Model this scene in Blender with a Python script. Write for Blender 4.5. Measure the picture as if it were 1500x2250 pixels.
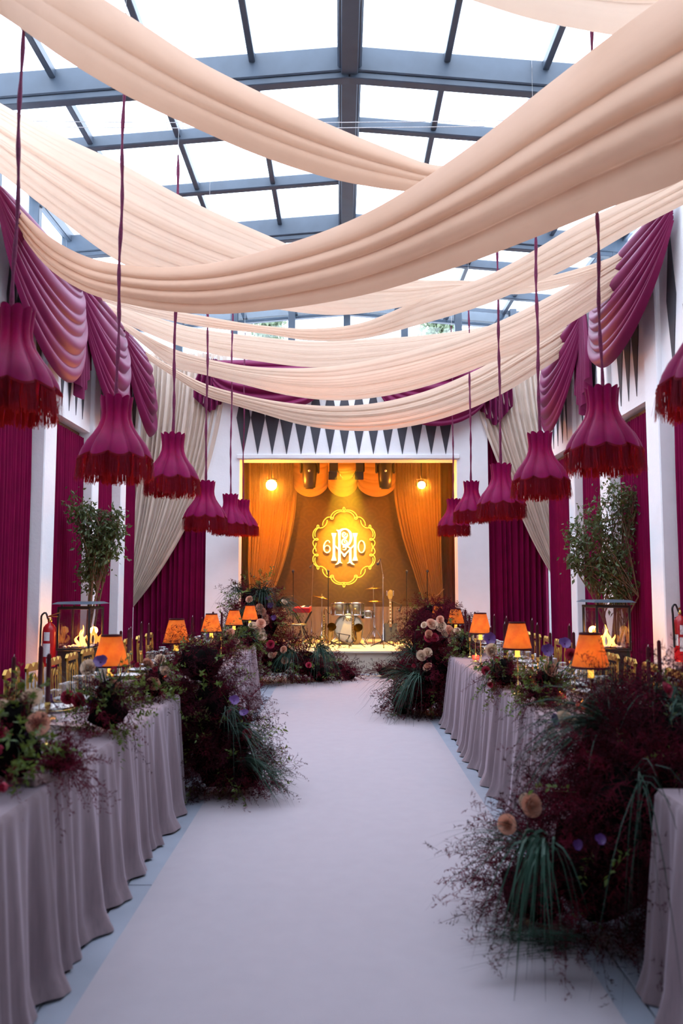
import bpy, math, random
import numpy as np
from mathutils import Vector, Matrix, Euler

# ------------------------------------------------------------------ camera, world, light
for o in list(bpy.data.objects):
    bpy.data.objects.remove(o, do_unlink=True)
scene = bpy.context.scene
col = scene.collection
PI = math.pi
F, H, PITCH = 1800.0, 1.55, math.atan(157 / 1800.0)

cam_data = bpy.data.cameras.new('camera')
cam = bpy.data.objects.new('camera', cam_data)
col.objects.link(cam)
cam.location = (0, 0, H)
cam.rotation_euler = (PI / 2 + PITCH, 0, 0)
cam_data.sensor_fit = 'VERTICAL'
cam_data.sensor_height = 36
cam_data.sensor_width = 24
cam_data.lens = F / 2250 * 36
cam_data.clip_end = 200
cam_data.dof.use_dof = True
cam_data.dof.focus_distance = 11.0
cam_data.dof.aperture_fstop = 2.2
scene.camera = cam

world = bpy.data.worlds.new('overcast_sky')
scene.world = world
world.use_nodes = True
bg = world.node_tree.nodes['Background']
bg.inputs[0].default_value = (0.78, 0.885, 1.06, 1)
bg.inputs[1].default_value = 4.75

scene.view_settings.view_transform = 'Standard'
scene.view_settings.look = 'None'
scene.view_settings.gamma = 1
scene.view_settings.use_curve_mapping = False
scene.view_settings.exposure = 0.46
cy = scene.cycles
cy.use_light_tree = False
cy.max_bounces = 7
cy.diffuse_bounces = 4
cy.glossy_bounces = 3
cy.transmission_bounces = 4
cy.transparent_max_bounces = 12
cy.sample_clamp_indirect = 4.0
cy.caustics_reflective = False
cy.caustics_refractive = False
cy.blur_glossy = 0.5


def at(px, py, Y):
    """point of the hall seen at photo pixel (px, py) standing Y metres in front of the camera"""
    u = (px - 750) / F
    w = (1125 - py) / F
    c, s = math.cos(PITCH), math.sin(PITCH)
    fy, fz = c - s * w, s + c * w
    k = Y / fy
    return np.array((u * k, Y, H + fz * k))


# ------------------------------------------------------------------ materials
MATS = {}


def mat(name, colr, rough=0.6, metal=0.0, var=0.12, scale=12.0, bump=0.0, bscale=60.0, transl=0.0, tcol=None,
        sheen=0.0, sheencol=(1, 1, 1), emis=None, estr=0.0, stretch=None, spec=0.5, transp=0.0, coat=0.0):
    if name in MATS:
        return MATS[name]
    m = bpy.data.materials.new(name)
    m.use_nodes = True
    nt = m.node_tree
    b = nt.nodes['Principled BSDF']
    out = nt.nodes['Material Output']
    tc = nt.nodes.new('ShaderNodeTexCoord')
    src = tc.outputs['Object']
    if stretch:
        mp = nt.nodes.new('ShaderNodeMapping')
        mp.inputs['Scale'].default_value = stretch
        nt.links.new(src, mp.inputs['Vector'])
        src = mp.outputs['Vector']
    nz = nt.nodes.new('ShaderNodeTexNoise')
    nz.inputs['Scale'].default_value = scale
    nz.inputs['Detail'].default_value = 4
    nt.links.new(src, nz.inputs['Vector'])
    rp = nt.nodes.new('ShaderNodeValToRGB')
    c = np.array(colr[:3])
    rp.color_ramp.elements[0].position = 0.3
    rp.color_ramp.elements[1].position = 0.7
    rp.color_ramp.elements[0].color = (*np.clip(c * (1 - var), 0, 1), 1)
    rp.color_ramp.elements[1].color = (*np.clip(c * (1 + var), 0, 1), 1)
    nt.links.new(nz.outputs['Fac'], rp.inputs['Fac'])
    nt.links.new(rp.outputs['Color'], b.inputs['Base Color'])
    b.inputs['Roughness'].default_value = rough
    b.inputs['Metallic'].default_value = metal
    b.inputs['Specular IOR Level'].default_value = spec
    if coat:
        b.inputs['Coat Weight'].default_value = coat
    if sheen:
        b.inputs['Sheen Weight'].default_value = sheen
        b.inputs['Sheen Roughness'].default_value = 0.4
        b.inputs['Sheen Tint'].default_value = (*sheencol, 1)
    if emis:
        b.inputs['Emission Color'].default_value = (*emis, 1)
        b.inputs['Emission Strength'].default_value = estr
    if bump:
        n2 = nt.nodes.new('ShaderNodeTexNoise')
        n2.inputs['Scale'].default_value = bscale
        nt.links.new(src, n2.inputs['Vector'])
        bp = nt.nodes.new('ShaderNodeBump')
        bp.inputs['Strength'].default_value = bump
        bp.inputs['Distance'].default_value = 0.01
        nt.links.new(n2.outputs['Fac'], bp.inputs['Height'])
        nt.links.new(bp.outputs['Normal'], b.inputs['Normal'])
    last = b.outputs[0]
    if transl:
        t = nt.nodes.new('ShaderNodeBsdfTranslucent')
        t.inputs['Color'].default_value = (*(tcol or colr[:3]), 1)
        mx = nt.nodes.new('ShaderNodeMixShader')
        mx.inputs[0].default_value = transl
        nt.links.new(last, mx.inputs[1])
        nt.links.new(t.outputs[0], mx.inputs[2])
        last = mx.outputs[0]
    if transp:
        t = nt.nodes.new('ShaderNodeBsdfTransparent')
        mx = nt.nodes.new('ShaderNodeMixShader')
        mx.inputs[0].default_value = transp
        nt.links.new(last, mx.inputs[1])
        nt.links.new(t.outputs[0], mx.inputs[2])
        last = mx.outputs[0]
    nt.links.new(last, out.inputs['Surface'])
    MATS[name] = m
    return m


def glass(name, tint=(1, 1, 1), gl=0.08, rough=0.02):
    if name in MATS:
        return MATS[name]
    m = bpy.data.materials.new(name)
    m.use_nodes = True
    nt = m.node_tree
    nt.nodes.remove(nt.nodes['Principled BSDF'])
    out = nt.nodes['Material Output']
    t = nt.nodes.new('ShaderNodeBsdfTransparent')
    t.inputs[0].default_value = (*tint, 1)
    g = nt.nodes.new('ShaderNodeBsdfGlossy')
    g.inputs['Roughness'].default_value = rough
    mx = nt.nodes.new('ShaderNodeMixShader')
    mx.inputs[0].default_value = gl
    nt.links.new(t.outputs[0], mx.inputs[1])
    nt.links.new(g.outputs[0], mx.inputs[2])
    nt.links.new(mx.outputs[0], out.inputs['Surface'])
    MATS[name] = m
    return m


M_WALL = mat('white_plaster', (.88, .88, .90), .85, var=.03, scale=3, bump=.25, bscale=25)
M_FLOOR = mat('grey_concrete', (.25, .265, .32), .7, var=.12, scale=2.5, bump=.05)
M_CARPET = mat('pale_carpet', (.375, .325, .355), .95, var=.02, scale=9, bump=.3, bscale=300)
M_STEEL = mat('dark_blue_steel', (.055, .075, .105), .45, var=.1, scale=6)
M_PEACHS = mat('peach_satin_cloth', (.52, .325, .22), .7, var=.03, scale=5, transl=.24, tcol=(.85, .50, .33), spec=.3)
M_CREAM = mat('cream_chiffon', (.60, .43, .32), .8, var=.03, scale=5, transl=.36, tcol=(.92, .66, .49), spec=.2)
M_BEIGE = mat('beige_curtain_cloth', (.76, .63, .53), .8, var=.05, scale=5, transl=.12, spec=.2)
M_TAN = mat('tan_stage_cloth', (.46, .26, .085), .8, var=.06, scale=5, spec=.2)
M_VELVET = mat('burgundy_velvet', (.150, .0015, .036), .75, var=.15, scale=4, sheen=.06, sheencol=(.8, .1, .3), spec=.06)
M_SATIN = mat('burgundy_satin', (.150, .004, .050), .5, var=.08, scale=4, sheen=.12, sheencol=(.75, .35, .75), spec=.22)
M_SHADE = mat('magenta_velvet', (.160, .0005, .046), .5, var=.2, scale=8, sheen=.05, sheencol=(.9, .15, .6), transl=.03, tcol=(.6, .02, .05), spec=.08)
M_FRINGE = mat('burgundy_fringe', (.10, .003, .014), .7, var=.25, scale=30, transl=.35, tcol=(.6, .02, .015), spec=.1)
M_CORD = mat('burgundy_cord', (.13, .005, .045), .8, var=.3, scale=60)
M_CLOTH = mat('mauve_velvet', (.215, .155, .170), .55, var=.10, scale=10, sheen=.5, sheencol=(.85, .72, .85), stretch=(6, 6, .6), spec=.3)
M_BLACK = mat('black_metal', (.015, .015, .017), .4, var=.2)
M_BLACKP = mat('black_paint', (.06, .06, .075), .8, var=.05)
M_GOLD = mat('gold_paint', (.55, .33, .08), .35, metal=.85, var=.15)
M_BRASS = mat('brass', (.75, .5, .15), .25, metal=1.0, var=.05)
M_CHROME = mat('chrome', (.75, .75, .75), .15, metal=1.0, var=.02)
M_CANDLE = mat('burgundy_wax', (.045, .002, .006), .5, var=.1, spec=.12)
M_WHITE = mat('white_ceramic', (.75, .72, .72), .3, var=.03)
M_PAPER = mat('white_paper', (.75, .75, .75), .8, var=.08, scale=40)
M_RED = mat('red_enamel_and_light', (.45, .01, .015), .3, var=.05)
M_WOOD = mat('brown_wood', (.18, .10, .06), .6, var=.2, stretch=(1, 12, 12))
M_NAPKIN = mat('rose_napkin', (.42, .27, .26), .8, var=.08)
M_GLASS = glass('clear_glass', (.97, .98, .98), .14)
M_PANE = glass('roof_glass', (.95, .98, 1.0), .04)
M_REDGLASS = mat('glowing_red_glass', (.5, .02, .02), .15, transp=.5, emis=(1, .12, .04), estr=.6)  # glow of the flame through the cup put in as emission
M_FLAME = mat('flame', (1, .5, .1), .5, emis=(1, .34, .05), estr=7)
M_BULB = mat('lamp_bulb', (1, .7, .3), .5, emis=(1, .55, .12), estr=6)
M_NEON = mat('neon_yellow', (.3, .2, .05), .5, emis=(1, .62, .04), estr=1.7)
M_SIGN = mat('lit_white_letters', (.9, .85, .7), .5, emis=(1, .86, .55), estr=1.1)
M_BARK = mat('bark', (.16, .09, .05), .9, var=.3, scale=30)
M_LEAF = mat('ficus_leaf', (.07, .10, .035), .4, var=.5, scale=3, transl=.25, tcol=(.12, .16, .03))
M_GREEN = mat('green_leaf', (.075, .12, .018), .55, var=.45, scale=4, transl=.25, tcol=(.2, .26, .03))
M_GRASS = mat('blue_green_grass', (.020, .050, .034), .5, var=.5, scale=3, transl=.12, spec=.2)
M_PLUME = mat('burgundy_feather', (.085, .008, .020), .9, var=.5, scale=3, transl=.2, tcol=(.18, .008, .022), spec=.05)
M_PLUMED = mat('dark_wine_feather', (.030, .005, .010), .9, var=.5, scale=3, transl=.15, tcol=(.07, .006, .014), spec=.05)
M_CORE = mat('dark_core', (.006, .005, .005), 1.0, var=.4, spec=0.0)
M_PEACH = mat('peach_petal', (.75, .40, .28), .6, var=.12, scale=20, transl=.2)
M_CREAMP = mat('cream_petal', (.78, .60, .45), .6, var=.1, scale=20, transl=.2)
M_PINKP = mat('crimson_petal', (.42, .03, .07), .5, var=.3, scale=25, transl=.2)
M_PURP = mat('violet_petal', (.09, .025, .16), .5, var=.25, scale=20, transl=.15)
M_DRUM = mat('gold_lacquer_and_light', (.45, .38, .22), .2, metal=.7, var=.05)
M_HEAD = mat('drum_head', (.78, .70, .5), .5, var=.03)
M_SKIRT = mat('taupe_skirt_cloth', (.36, .29, .24), .85, var=.06)
M_STAGE = mat('cream_carpet_stage', (.60, .53, .43), .9, var=.05, scale=6, bump=.2, bscale=200)
M_LENS = mat('spot_lens', (1, .8, .4), .4, emis=(1, .50, .10), estr=60)
M_SOCKET = mat('lit_candle_sleeve', (.9, .6, .2), .5, emis=(1, .50, .06), estr=1.3)  # yellow lamplight on the cream sleeve put in as emission
M_BURN = mat('stage_burgundy', (.09, .004, .010), .8, var=.15)
M_PLANTER = mat('dark_planter', (.05, .05, .055), .6, var=.2)
M_HILL = mat('pale_tree_leaf', (.20, .24, .14), .6, var=.3, scale=2, transl=.4)


def shade_mat():
    m = mat('amber_parchment', (.55, .22, .05), .7, var=.25, scale=14)
    nt = m.node_tree
    b = nt.nodes['Principled BSDF']
    tc = [n for n in nt.nodes if n.type == 'TEX_COORD'][0]
    nz = nt.nodes.new('ShaderNodeTexNoise')
    nz.inputs['Scale'].default_value = 18
    nz.inputs['Detail'].default_value = 6
    nt.links.new(tc.outputs['Object'], nz.inputs['Vector'])
    rp = nt.nodes.new('ShaderNodeValToRGB')
    rp.color_ramp.elements[0].position = .35
    rp.color_ramp.elements[1].position = .7
    rp.color_ramp.elements[0].color = (.80, .16, .012, 1)
    rp.color_ramp.elements[1].color = (1.0, .36, .03, 1)
    nt.links.new(nz.outputs['Fac'], rp.inputs['Fac'])
    t = nt.nodes.new('ShaderNodeBsdfTranslucent')
    nt.links.new(rp.outputs['Color'], t.inputs['Color'])
    mx = nt.nodes.new('ShaderNodeMixShader')
    mx.inputs[0].default_value = .65
    nt.links.new(b.outputs[0], mx.inputs[1])
    nt.links.new(t.outputs[0], mx.inputs[2])
    nt.links.new(mx.outputs[0], nt.nodes['Material Output'].inputs['Surface'])
    return m


M_LSHADE = shade_mat()


def scallop_mat():
    m = mat('fan_pattern_fabric', (.10, .035, .018), .7, var=.1)
    nt = m.node_tree
    b = nt.nodes['Principled BSDF']
    tc = [n for n in nt.nodes if n.type == 'TEX_COORD'][0]
    sp = nt.nodes.new('ShaderNodeSeparateXYZ')
    nt.links.new(tc.outputs['Object'], sp.inputs[0])

    def mth(op, a, c=None):
        n = nt.nodes.new('ShaderNodeMath')
        n.operation = op
        for i, v in enumerate((a, c)):
            if v is None:
                continue
            if isinstance(v, (int, float)):
                n.inputs[i].default_value = v
            else:
                nt.links.new(v, n.inputs[i])
        return n.outputs[0]
    y = mth('MULTIPLY', sp.outputs['Z'], 4.6)
    x = mth('MULTIPLY', sp.outputs['X'], 2.3)
    row = mth('FLOOR', y)
    off = mth('MULTIPLY', mth('MODULO', mth('ADD', row, 100.0), 2.0), .5)
    fx = mth('SUBTRACT', mth('FRACT', mth('ADD', mth('ADD', x, off), 50.0)), .5)
    fy = mth('MULTIPLY', mth('FRACT', y), .5)
    d = mth('SQRT', mth('ADD', mth('MULTIPLY', fx, fx), mth('MULTIPLY', fy, fy)))
    s = mth('MULTIPLY', mth('ADD', mth('SINE', mth('MULTIPLY', d, 30.0)), 1.0), .5)
    s2 = mth('MULTIPLY', s, mth('LESS_THAN', d, .5))
    rp = nt.nodes.new('ShaderNodeValToRGB')
    rp.color_ramp.elements[0].color = (.070, .030, .011, 1)
    rp.color_ramp.elements[1].color = (.098, .044, .016, 1)
    nt.links.new(s2, rp.inputs['Fac'])
    nt.links.new(rp.outputs['Color'], b.inputs['Base Color'])
    return m


M_FAN = scallop_mat()


# ------------------------------------------------------------------ mesh helpers
class MB:
    def __init__(self):
        self.v, self.f, self.n = [], [], 0

    def add(self, verts, faces):
        verts = np.asarray(verts, float).reshape(-1, 3)
        if isinstance(faces, np.ndarray):
            self.f.append(faces.astype(np.int64) + self.n)
        else:
            by = {}
            for fc in faces:
                by.setdefault(len(fc), []).append(fc)
            for k in by:
                self.f.append(np.array(by[k], np.int64) + self.n)
        self.v.append(verts)
        self.n += len(verts)
        return self

    def box(self, c, s, rot=None):
        c = np.asarray(c, float)
        h = np.asarray(s, float) / 2
        v = np.array([[x, y, z] for x in (-1, 1) for y in (-1, 1) for z in (-1, 1)], float) * h
        if rot is not None:
            v = v @ np.array(Euler(rot).to_matrix()).T
        return self.add(v + c, np.array([[0, 1, 3, 2], [4, 6, 7, 5], [0, 4, 5, 1], [2, 3, 7, 6], [0, 2, 6, 4], [1, 5, 7, 3]]))

    def bevel_box(self, c, s, b=.01):
        c = np.asarray(c, float)
        hx, hy, hz = np.asarray(s, float) / 2
        b = min(b, hx * .9, hy * .9, hz * .9)
        rings = []
        for z, ins in ((-hz, b), (-hz + b, 0), (hz - b, 0), (hz, b)):
            x, y = hx - ins, hy - ins
            k = b
            rings.append([(x, y - k, z), (x - k, y, z), (-x + k, y, z), (-x, y - k, z), (-x, -y + k, z), (-x + k, -y, z), (x - k, -y, z), (x, -y + k, z)])
        v = np.array(rings).reshape(-1, 3) + c
        fs = []
        for r in range(3):
            for i in range(8):
                j = (i + 1) % 8
                fs.append((r * 8 + i, r * 8 + j, r * 8 + 8 + j, r * 8 + 8 + i))
        fs.append(tuple(range(7, -1, -1)))
        fs.append(tuple(range(24, 32)))
        return self.add(v, fs)

    def grid(self, P, closed_u=False, closed_v=False):
        P = np.asarray(P, float)
        a, b = P.shape[:2]
        i, j = np.meshgrid(np.arange(a if closed_u else a - 1), np.arange(b if closed_v else b - 1), indexing='ij')
        i2, j2 = (i + 1) % a, (j + 1) % b
        q = np.stack([i * b + j, i2 * b + j, i2 * b + j2, i * b + j2], -1).reshape(-1, 4)
        return self.add(P.reshape(-1, 3), q)

    def tube(self, path, r, n=8, cap=True):
        P = np.asarray(path, float)
        k = len(P)
        R = np.full(k, r, float) if np.isscalar(r) else np.asarray(r, float)
        T = np.gradient(P, axis=0)
        T /= np.linalg.norm(T, axis=1)[:, None] + 1e-9
        ref = np.array((0, 0, 1.0)) if abs(T[0][2]) < .9 else np.array((1.0, 0, 0))
        rings = []
        a = np.linspace(0, 2 * PI, n, endpoint=False)
        U = np.cross(ref, T[0])
        U /= np.linalg.norm(U) + 1e-9
        for q in range(k):
            U = U - T[q] * (U @ T[q])
            U /= np.linalg.norm(U) + 1e-9
            W = np.cross(T[q], U)
            rings.append(P[q] + R[q] * (np.cos(a)[:, None] * U + np.sin(a)[:, None] * W))
        base = self.n
        self.grid(np.array(rings), closed_v=True)
        if cap:
            self.f.append(np.array([list(range(base + n - 1, base - 1, -1))]))
            self.f.append(np.array([list(range(base + (k - 1) * n, base + k * n))]))
        return self

    def lathe(self, prof, n=20, c=(0, 0, 0), cap=True):
        a = np.linspace(0, 2 * PI, n, endpoint=False)
        pr = np.asarray(prof, float)
        P = np.stack([pr[:, 0][:, None] * np.cos(a), pr[:, 0][:, None] * np.sin(a), np.repeat(pr[:, 1][:, None], n, 1)], -1) + np.asarray(c, float)
        base = self.n
        self.grid(P, closed_v=True)
        if cap:
            k = len(pr)
            self.f.append(np.array([list(range(base + n - 1, base - 1, -1))]))
            self.f.append(np.array([list(range(base + (k - 1) * n, base + k * n))]))
        return self

    def prism(self, poly, y0, y1):
        """polygon in x,z extruded from y0 to y1"""
        k = len(poly)
        v = [(x, y0, z) for x, z in poly] + [(x, y1, z) for x, z in poly]
        fs = [tuple(range(k)), tuple(range(2 * k - 1, k - 1, -1))]
        fs += [(i, k + i, k + (i + 1) % k, (i + 1) % k) for i in range(k)]
        return self.add(v, fs)

    def mesh(self, name, m, smooth=True):
        me = bpy.data.meshes.new(name)
        V = np.concatenate(self.v)
        me.vertices.add(len(V))
        me.vertices.foreach_set('co', V.ravel())
        tot = np.concatenate([np.full(len(f), f.shape[1]) for f in self.f])
        loops = np.concatenate([f.ravel() for f in self.f])
        me.loops.add(len(loops))
        me.loops.foreach_set('vertex_index', loops)
        me.polygons.add(len(tot))
        st = np.concatenate([[0], np.cumsum(tot)[:-1]])
        me.polygons.foreach_set('loop_start', st)
        me.polygons.foreach_set('loop_total', tot)
        me.polygons.foreach_set('use_smooth', np.full(len(tot), bool(smooth)))
        me.materials.append(m)
        me.update(calc_edges=True)
        me.validate()
        return me

    def build(self, name, m, parent=None, loc=(0, 0, 0), smooth=True, origin=None, rot=None):
        if origin is not None:
            self.v = [v - np.asarray(origin, float) for v in self.v]
            loc = origin
        return put(name, self.mesh(name, m, smooth), parent, loc, rot)


def put(name, me, parent=None, loc=(0, 0, 0), rot=None, scale=None):
    o = bpy.data.objects.new(name, me)
    col.objects.link(o)
    o.location = tuple(float(x) for x in loc)
    if rot is not None:
        o.rotation_euler = rot
    if scale is not None:
        o.scale = (scale,) * 3 if np.isscalar(scale) else scale
    if parent is not None:
        o.parent = parent
    return o


def tag(o, label, cat, group=None, kind=None):
    if label:
        o['label'] = label
    if cat:
        o['category'] = cat
    if group:
        o['group'] = group
    if kind:
        o['kind'] = kind
    return o


def thing(name, label, cat, loc=(0, 0, 0), rz=0, group=None):
    o = bpy.data.objects.new(name, None)
    o.empty_display_size = .1
    col.objects.link(o)
    o.location = tuple(float(x) for x in loc)
    o.rotation_euler = (0, 0, rz)
    return tag(o, label, cat, group)


def struct(o, label=None, cat=None):
    o['kind'] = 'structure'
    return tag(o, label, cat)


KIDS = {}


def copy_tree(o, loc, rz=None, label=None, group=None, parent=None):
    c = o.copy()
    col.objects.link(c)
    if parent is None:
        c.location = tuple(float(x) for x in loc)
        if rz is not None:
            c.rotation_euler = (0, 0, rz)
        if label:
            c['label'] = label
        if group:
            c['group'] = group
    else:
        c.parent = parent
    for ch in list(o.children):
        if ch.type == 'LIGHT' or ch.type == 'MESH' or ch.type == 'EMPTY':
            copy_tree(ch, None, parent=c)
    return c


def light(name, kind, loc, energy, colr, size=.05, parent=None, spot=None, aim=None, blend=.4):
    d = bpy.data.lights.new(name, kind)
    d.energy = energy
    d.color = colr
    if kind in ('POINT', 'SPOT'):
        d.shadow_soft_size = size
    if spot:
        d.spot_size = spot
        d.spot_blend = blend
    o = bpy.data.objects.new(name, d)
    col.objects.link(o)
    o.location = tuple(float(x) for x in loc)
    if aim is not None:
        o.rotation_euler = (Vector(aim) - Vector(loc)).to_track_quat('-Z', 'Y').to_euler()
    if parent:
        o.parent = parent
    return o


def spline(pts, m):
    """Catmull-Rom through rows of pts, m samples"""
    P = np.asarray(pts, float)
    d = np.concatenate([[0], np.cumsum(np.linalg.norm(np.diff(P[:, :3] if P.shape[1] == 3 else P[:, :2], axis=0), axis=1) + 1e-6)])
    t = np.linspace(0, d[-1], m)
    out = np.zeros((m, P.shape[1]))
    S = np.gradient(P, d, axis=0)
    k = np.clip(np.searchsorted(d, t, side='right') - 1, 0, len(P) - 2)
    h = (d[k + 1] - d[k])[:, None]
    u = ((t - d[k])[:, None]) / h
    out = (2 * u**3 - 3 * u**2 + 1) * P[k] + (u**3 - 2 * u**2 + u) * h * S[k] + (-2 * u**3 + 3 * u**2) * P[k + 1] + (u**3 - u**2) * h * S[k + 1]
    return out


def folds(rng, n, v, sharp=.5):
    """random row of rounded folds over v in 0..1 (values 0..1)"""
    w = rng.uniform(.5, 1.6, n)
    c = np.concatenate([[0], np.cumsum(w) / w.sum()])
    a = rng.uniform(.45, 1.0, n)
    k = np.clip(np.searchsorted(c, np.clip(v, 0, .99999), side='right') - 1, 0, n - 1)
    u = (np.clip(v, 0, 1) - c[k]) / (c[k + 1] - c[k])
    return a[k] * np.power(np.clip(np.sin(PI * u), 0, 1), sharp) * (c[k + 1] - c[k]) * n


# ------------------------------------------------------------------ setting: floor, walls, pillars
WX, EAVE, BEAM, WY = 3.72, 5.66, 3.70, 14.6      # half width, eave height, beam underside, stage wall
flo = struct(MB().box((0.1, 6, -.06), (9.6, 22, .10)).build('floor', M_FLOOR, smooth=False, origin=(0.1, 6, 0)))
xs = [-4.2, -1.1, 1.12, 4.4]
ys = [-4.4, -1.2, 1.6, 4.35, 7.2, 10.0, 12.8, 15.2]
for i in range(3):
    for j in range(7):
        w, l = xs[i + 1] - xs[i] - .008, ys[j + 1] - ys[j] - .008
        MB().bevel_box((0, 0, 0), (w, l, .02), .003).build('slab', M_FLOOR, flo, ((xs[i] + xs[i + 1]) / 2 - .1, (ys[j] + ys[j + 1]) / 2 - 6, 0), smooth=False)
FZ = .01

carp = MB()
cg = np.zeros((80, 12, 3))
for i in range(80):
    for j in range(12):
        x = -.97 + 1.97 * j / 11
        y = -2 + 15.35 * i / 79
        cg[i, j] = (x, y, FZ + .012 + .0015 * math.sin(y * 5 + x * 3) - (.010 if j in (0, 11) else 0))
carp.grid(cg)
tag(carp.build('carpet_runner', M_CARPET, origin=(0, 6, FZ)), 'long pale lilac carpet runner down the centre aisle to the stage', 'carpet')


def wall_panel(name, boxes, origin):
    b = MB()
    for c, s in boxes:
        b.box(c, s)
    return struct(b.build(name, M_WALL, smooth=False, origin=origin))


# side walls: upper frieze beam, lower wall behind the curtains, pillars
walls = {}
for side, sx in (('left', -1), ('right', 1)):
    X = WX * sx
    walls[side] = wall_panel('wall_' + side, [((X + sx * .10, 5.2, (BEAM + EAVE) / 2), (.44, 18.8, EAVE - BEAM)),
                                              ((X + sx * .42, 5.2, BEAM / 2), (.06, 18.8, BEAM))], (X, 5.2, 0))
wall_rear = wall_panel('wall_rear', [((0, -4.25, 3.3), (8.6, .1, 6.6))], (0, -4.25, 0))

PILL = {'left': [(9.88, .40), (11.73, .30), (13.24, .3), (8.0, .40), (6.1, .40), (4.2, .40), (2.3, .40)],
        'right': [(9.22, .38), (10.95, .42), (12.55, .3), (7.4, .40), (5.6, .40), (3.8, .40), (2.0, .40)]}
pn = 0
for side, sx in (('left', -1), ('right', 1)):
    for (y, w) in PILL[side]:
        pn += 1
        b = MB().bevel_box((0, 0, EAVE / 2), (.36, w, EAVE), .012)
        o = struct(b.build('trim_%d' % pn, M_WALL, smooth=False, loc=(sx * (WX + .0), y, FZ)))

# stage wall with opening
OX0, OX1, OT = -1.83, 2.07, 3.77
bw = wall_panel('wall_back', [(((-2.42 + OX0) / 2, WY + .2, EAVE / 2), (OX0 + 2.42, .4, EAVE)),
                              (((2.63 + OX1) / 2, WY + .2, EAVE / 2), (2.63 - OX1, .4, EAVE)),
                              (((OX0 + OX1) / 2, WY + .2, (OT + EAVE) / 2), (OX1 - OX0, .4, EAVE - OT)),
                              ((-3.4, WY + .35, EAVE / 2), (1.96, .1, EAVE)), ((3.5, WY + .35, EAVE / 2), (1.8, .1, EAVE))], (0, WY, 0))
# stage box
sb = MB()
sb.box((.1, 17.85, 2.2), (5.2, .1, 4.6)).box((-2.3, 16.4, 2.2), (.1, 2.9, 4.6)).box((2.55, 16.4, 2.2), (.1, 2.9, 4.6)).box((.1, 16.4, 4.45), (5.2, 2.9, .1))
struct(sb.build('wall_stage_recess', M_BURN, smooth=False, origin=(.1, 16.4, 0)))
STZ = .40
st = MB().bevel_box((.12, 16.2, STZ / 2), (3.86, 3.2, STZ), .01).bevel_box((.12, 14.42, STZ / 2), (3.6, .42, STZ), .01)
struct(st.build('floor_stage', M_STAGE, smooth=False, origin=(.12, 16, 0)))
st2 = MB().bevel_box((.12, 14.19, STZ - .02), (3.62, .05, .04), .006)
struct(st2.build('trim_%d' % (pn + 1), M_STAGE, smooth=False, origin=(.12, 14.19, 0)))
# portal moulding around the opening
pm = MB().bevel_box(((OX0 + OX1) / 2, WY - .02, OT + .05), (OX1 - OX0 + .1, .05, .08), .01)
struct(pm.build('trim_%d' % (pn + 2), M_WALL, smooth=False, origin=((OX0 + OX1) / 2, WY, OT)))

# painted diamonds
def diamond(cx, cz, hw, hh, parent, off, plane, up=True, down=True):
    poly = []
    if up:
        poly += [(hw, 0), (0, hh), (-hw, 0)]
    else:
        poly += [(hw, 0), (-hw, 0)]
    if down:
        poly += [(0, -hh)]
    b = MB()
    if plane == 'y':
        b.prism(poly, -.003, .003)
        b.build('painted_diamond', M_BLACKP, parent, (cx - off[0], WY - .004 - off[1], cz - off[2]), smooth=False)
    else:
        b.prism(poly, -.003, .003)
        o = b.build('painted_diamond', M_BLACKP, parent, (plane - off[0], cx - off[1], cz - off[2]), smooth=False)
        o.rotation_euler = (0, 0, PI / 2)


for k in range(15):
    x = at(535, 915, WY)[0] + k * (at(978, 915, WY)[0] - at(535, 915, WY)[0]) / 14
    diamond(x, at(750, 918, WY)[2], .128, .68, bw, (0, WY, 0), 'y')
for side, sx in (('left', -1), ('right', 1)):
    for k in range(20):
        y = 8.7 + k * .28
        if any(abs(y - p[0]) < p[1] / 2 + .13 for p in PILL[side]):
            continue
        diamond(y, 4.66, .13, .84, walls[side], (WX * sx, 5.2, 0), (WX - .12) * sx - sx * .005)
# timber rail under the friezes
for side, sx in (('left', -1), ('right', 1)):
    b = MB().bevel_box((0, 0, 0), (.34, 4.9, .06), .01)
    pn += 1
    struct(b.build('trim_%d' % (pn + 2), M_WOOD, smooth=False, loc=(sx * (WX + .2), 12.0, BEAM - .03)))

# ------------------------------------------------------------------ glass roof
RIDGE, ROOF_E, RX = 6.90, 6.56, 4.1
DX = 0.08


def roof_z(x):
    return RIDGE - (RIDGE - ROOF_E) * abs(x - DX) / RX


ROWS = [-4.2, -1.9, .6, 3.0, 4.2, 5.4, 6.6, 7.8, 9.0, 10.25, 11.5, 12.75, 14.0, 15.0]
MAIN = {7.8, 11.5, 4.2, .6, 15.0, -4.2}
COLS = [DX + s * k for s in (-1,) for k in (4.0, 2.95, 1.95, .97)] + [DX] + [DX + k for k in (.97, 1.95, 2.95, 4.0)]
roof = thing('ceiling', None, None, (DX, 5.4, RIDGE))
roof['kind'] = 'structure'


def rel(p, q):
    return tuple(np.asarray(p, float) - np.asarray(q, float))


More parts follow.
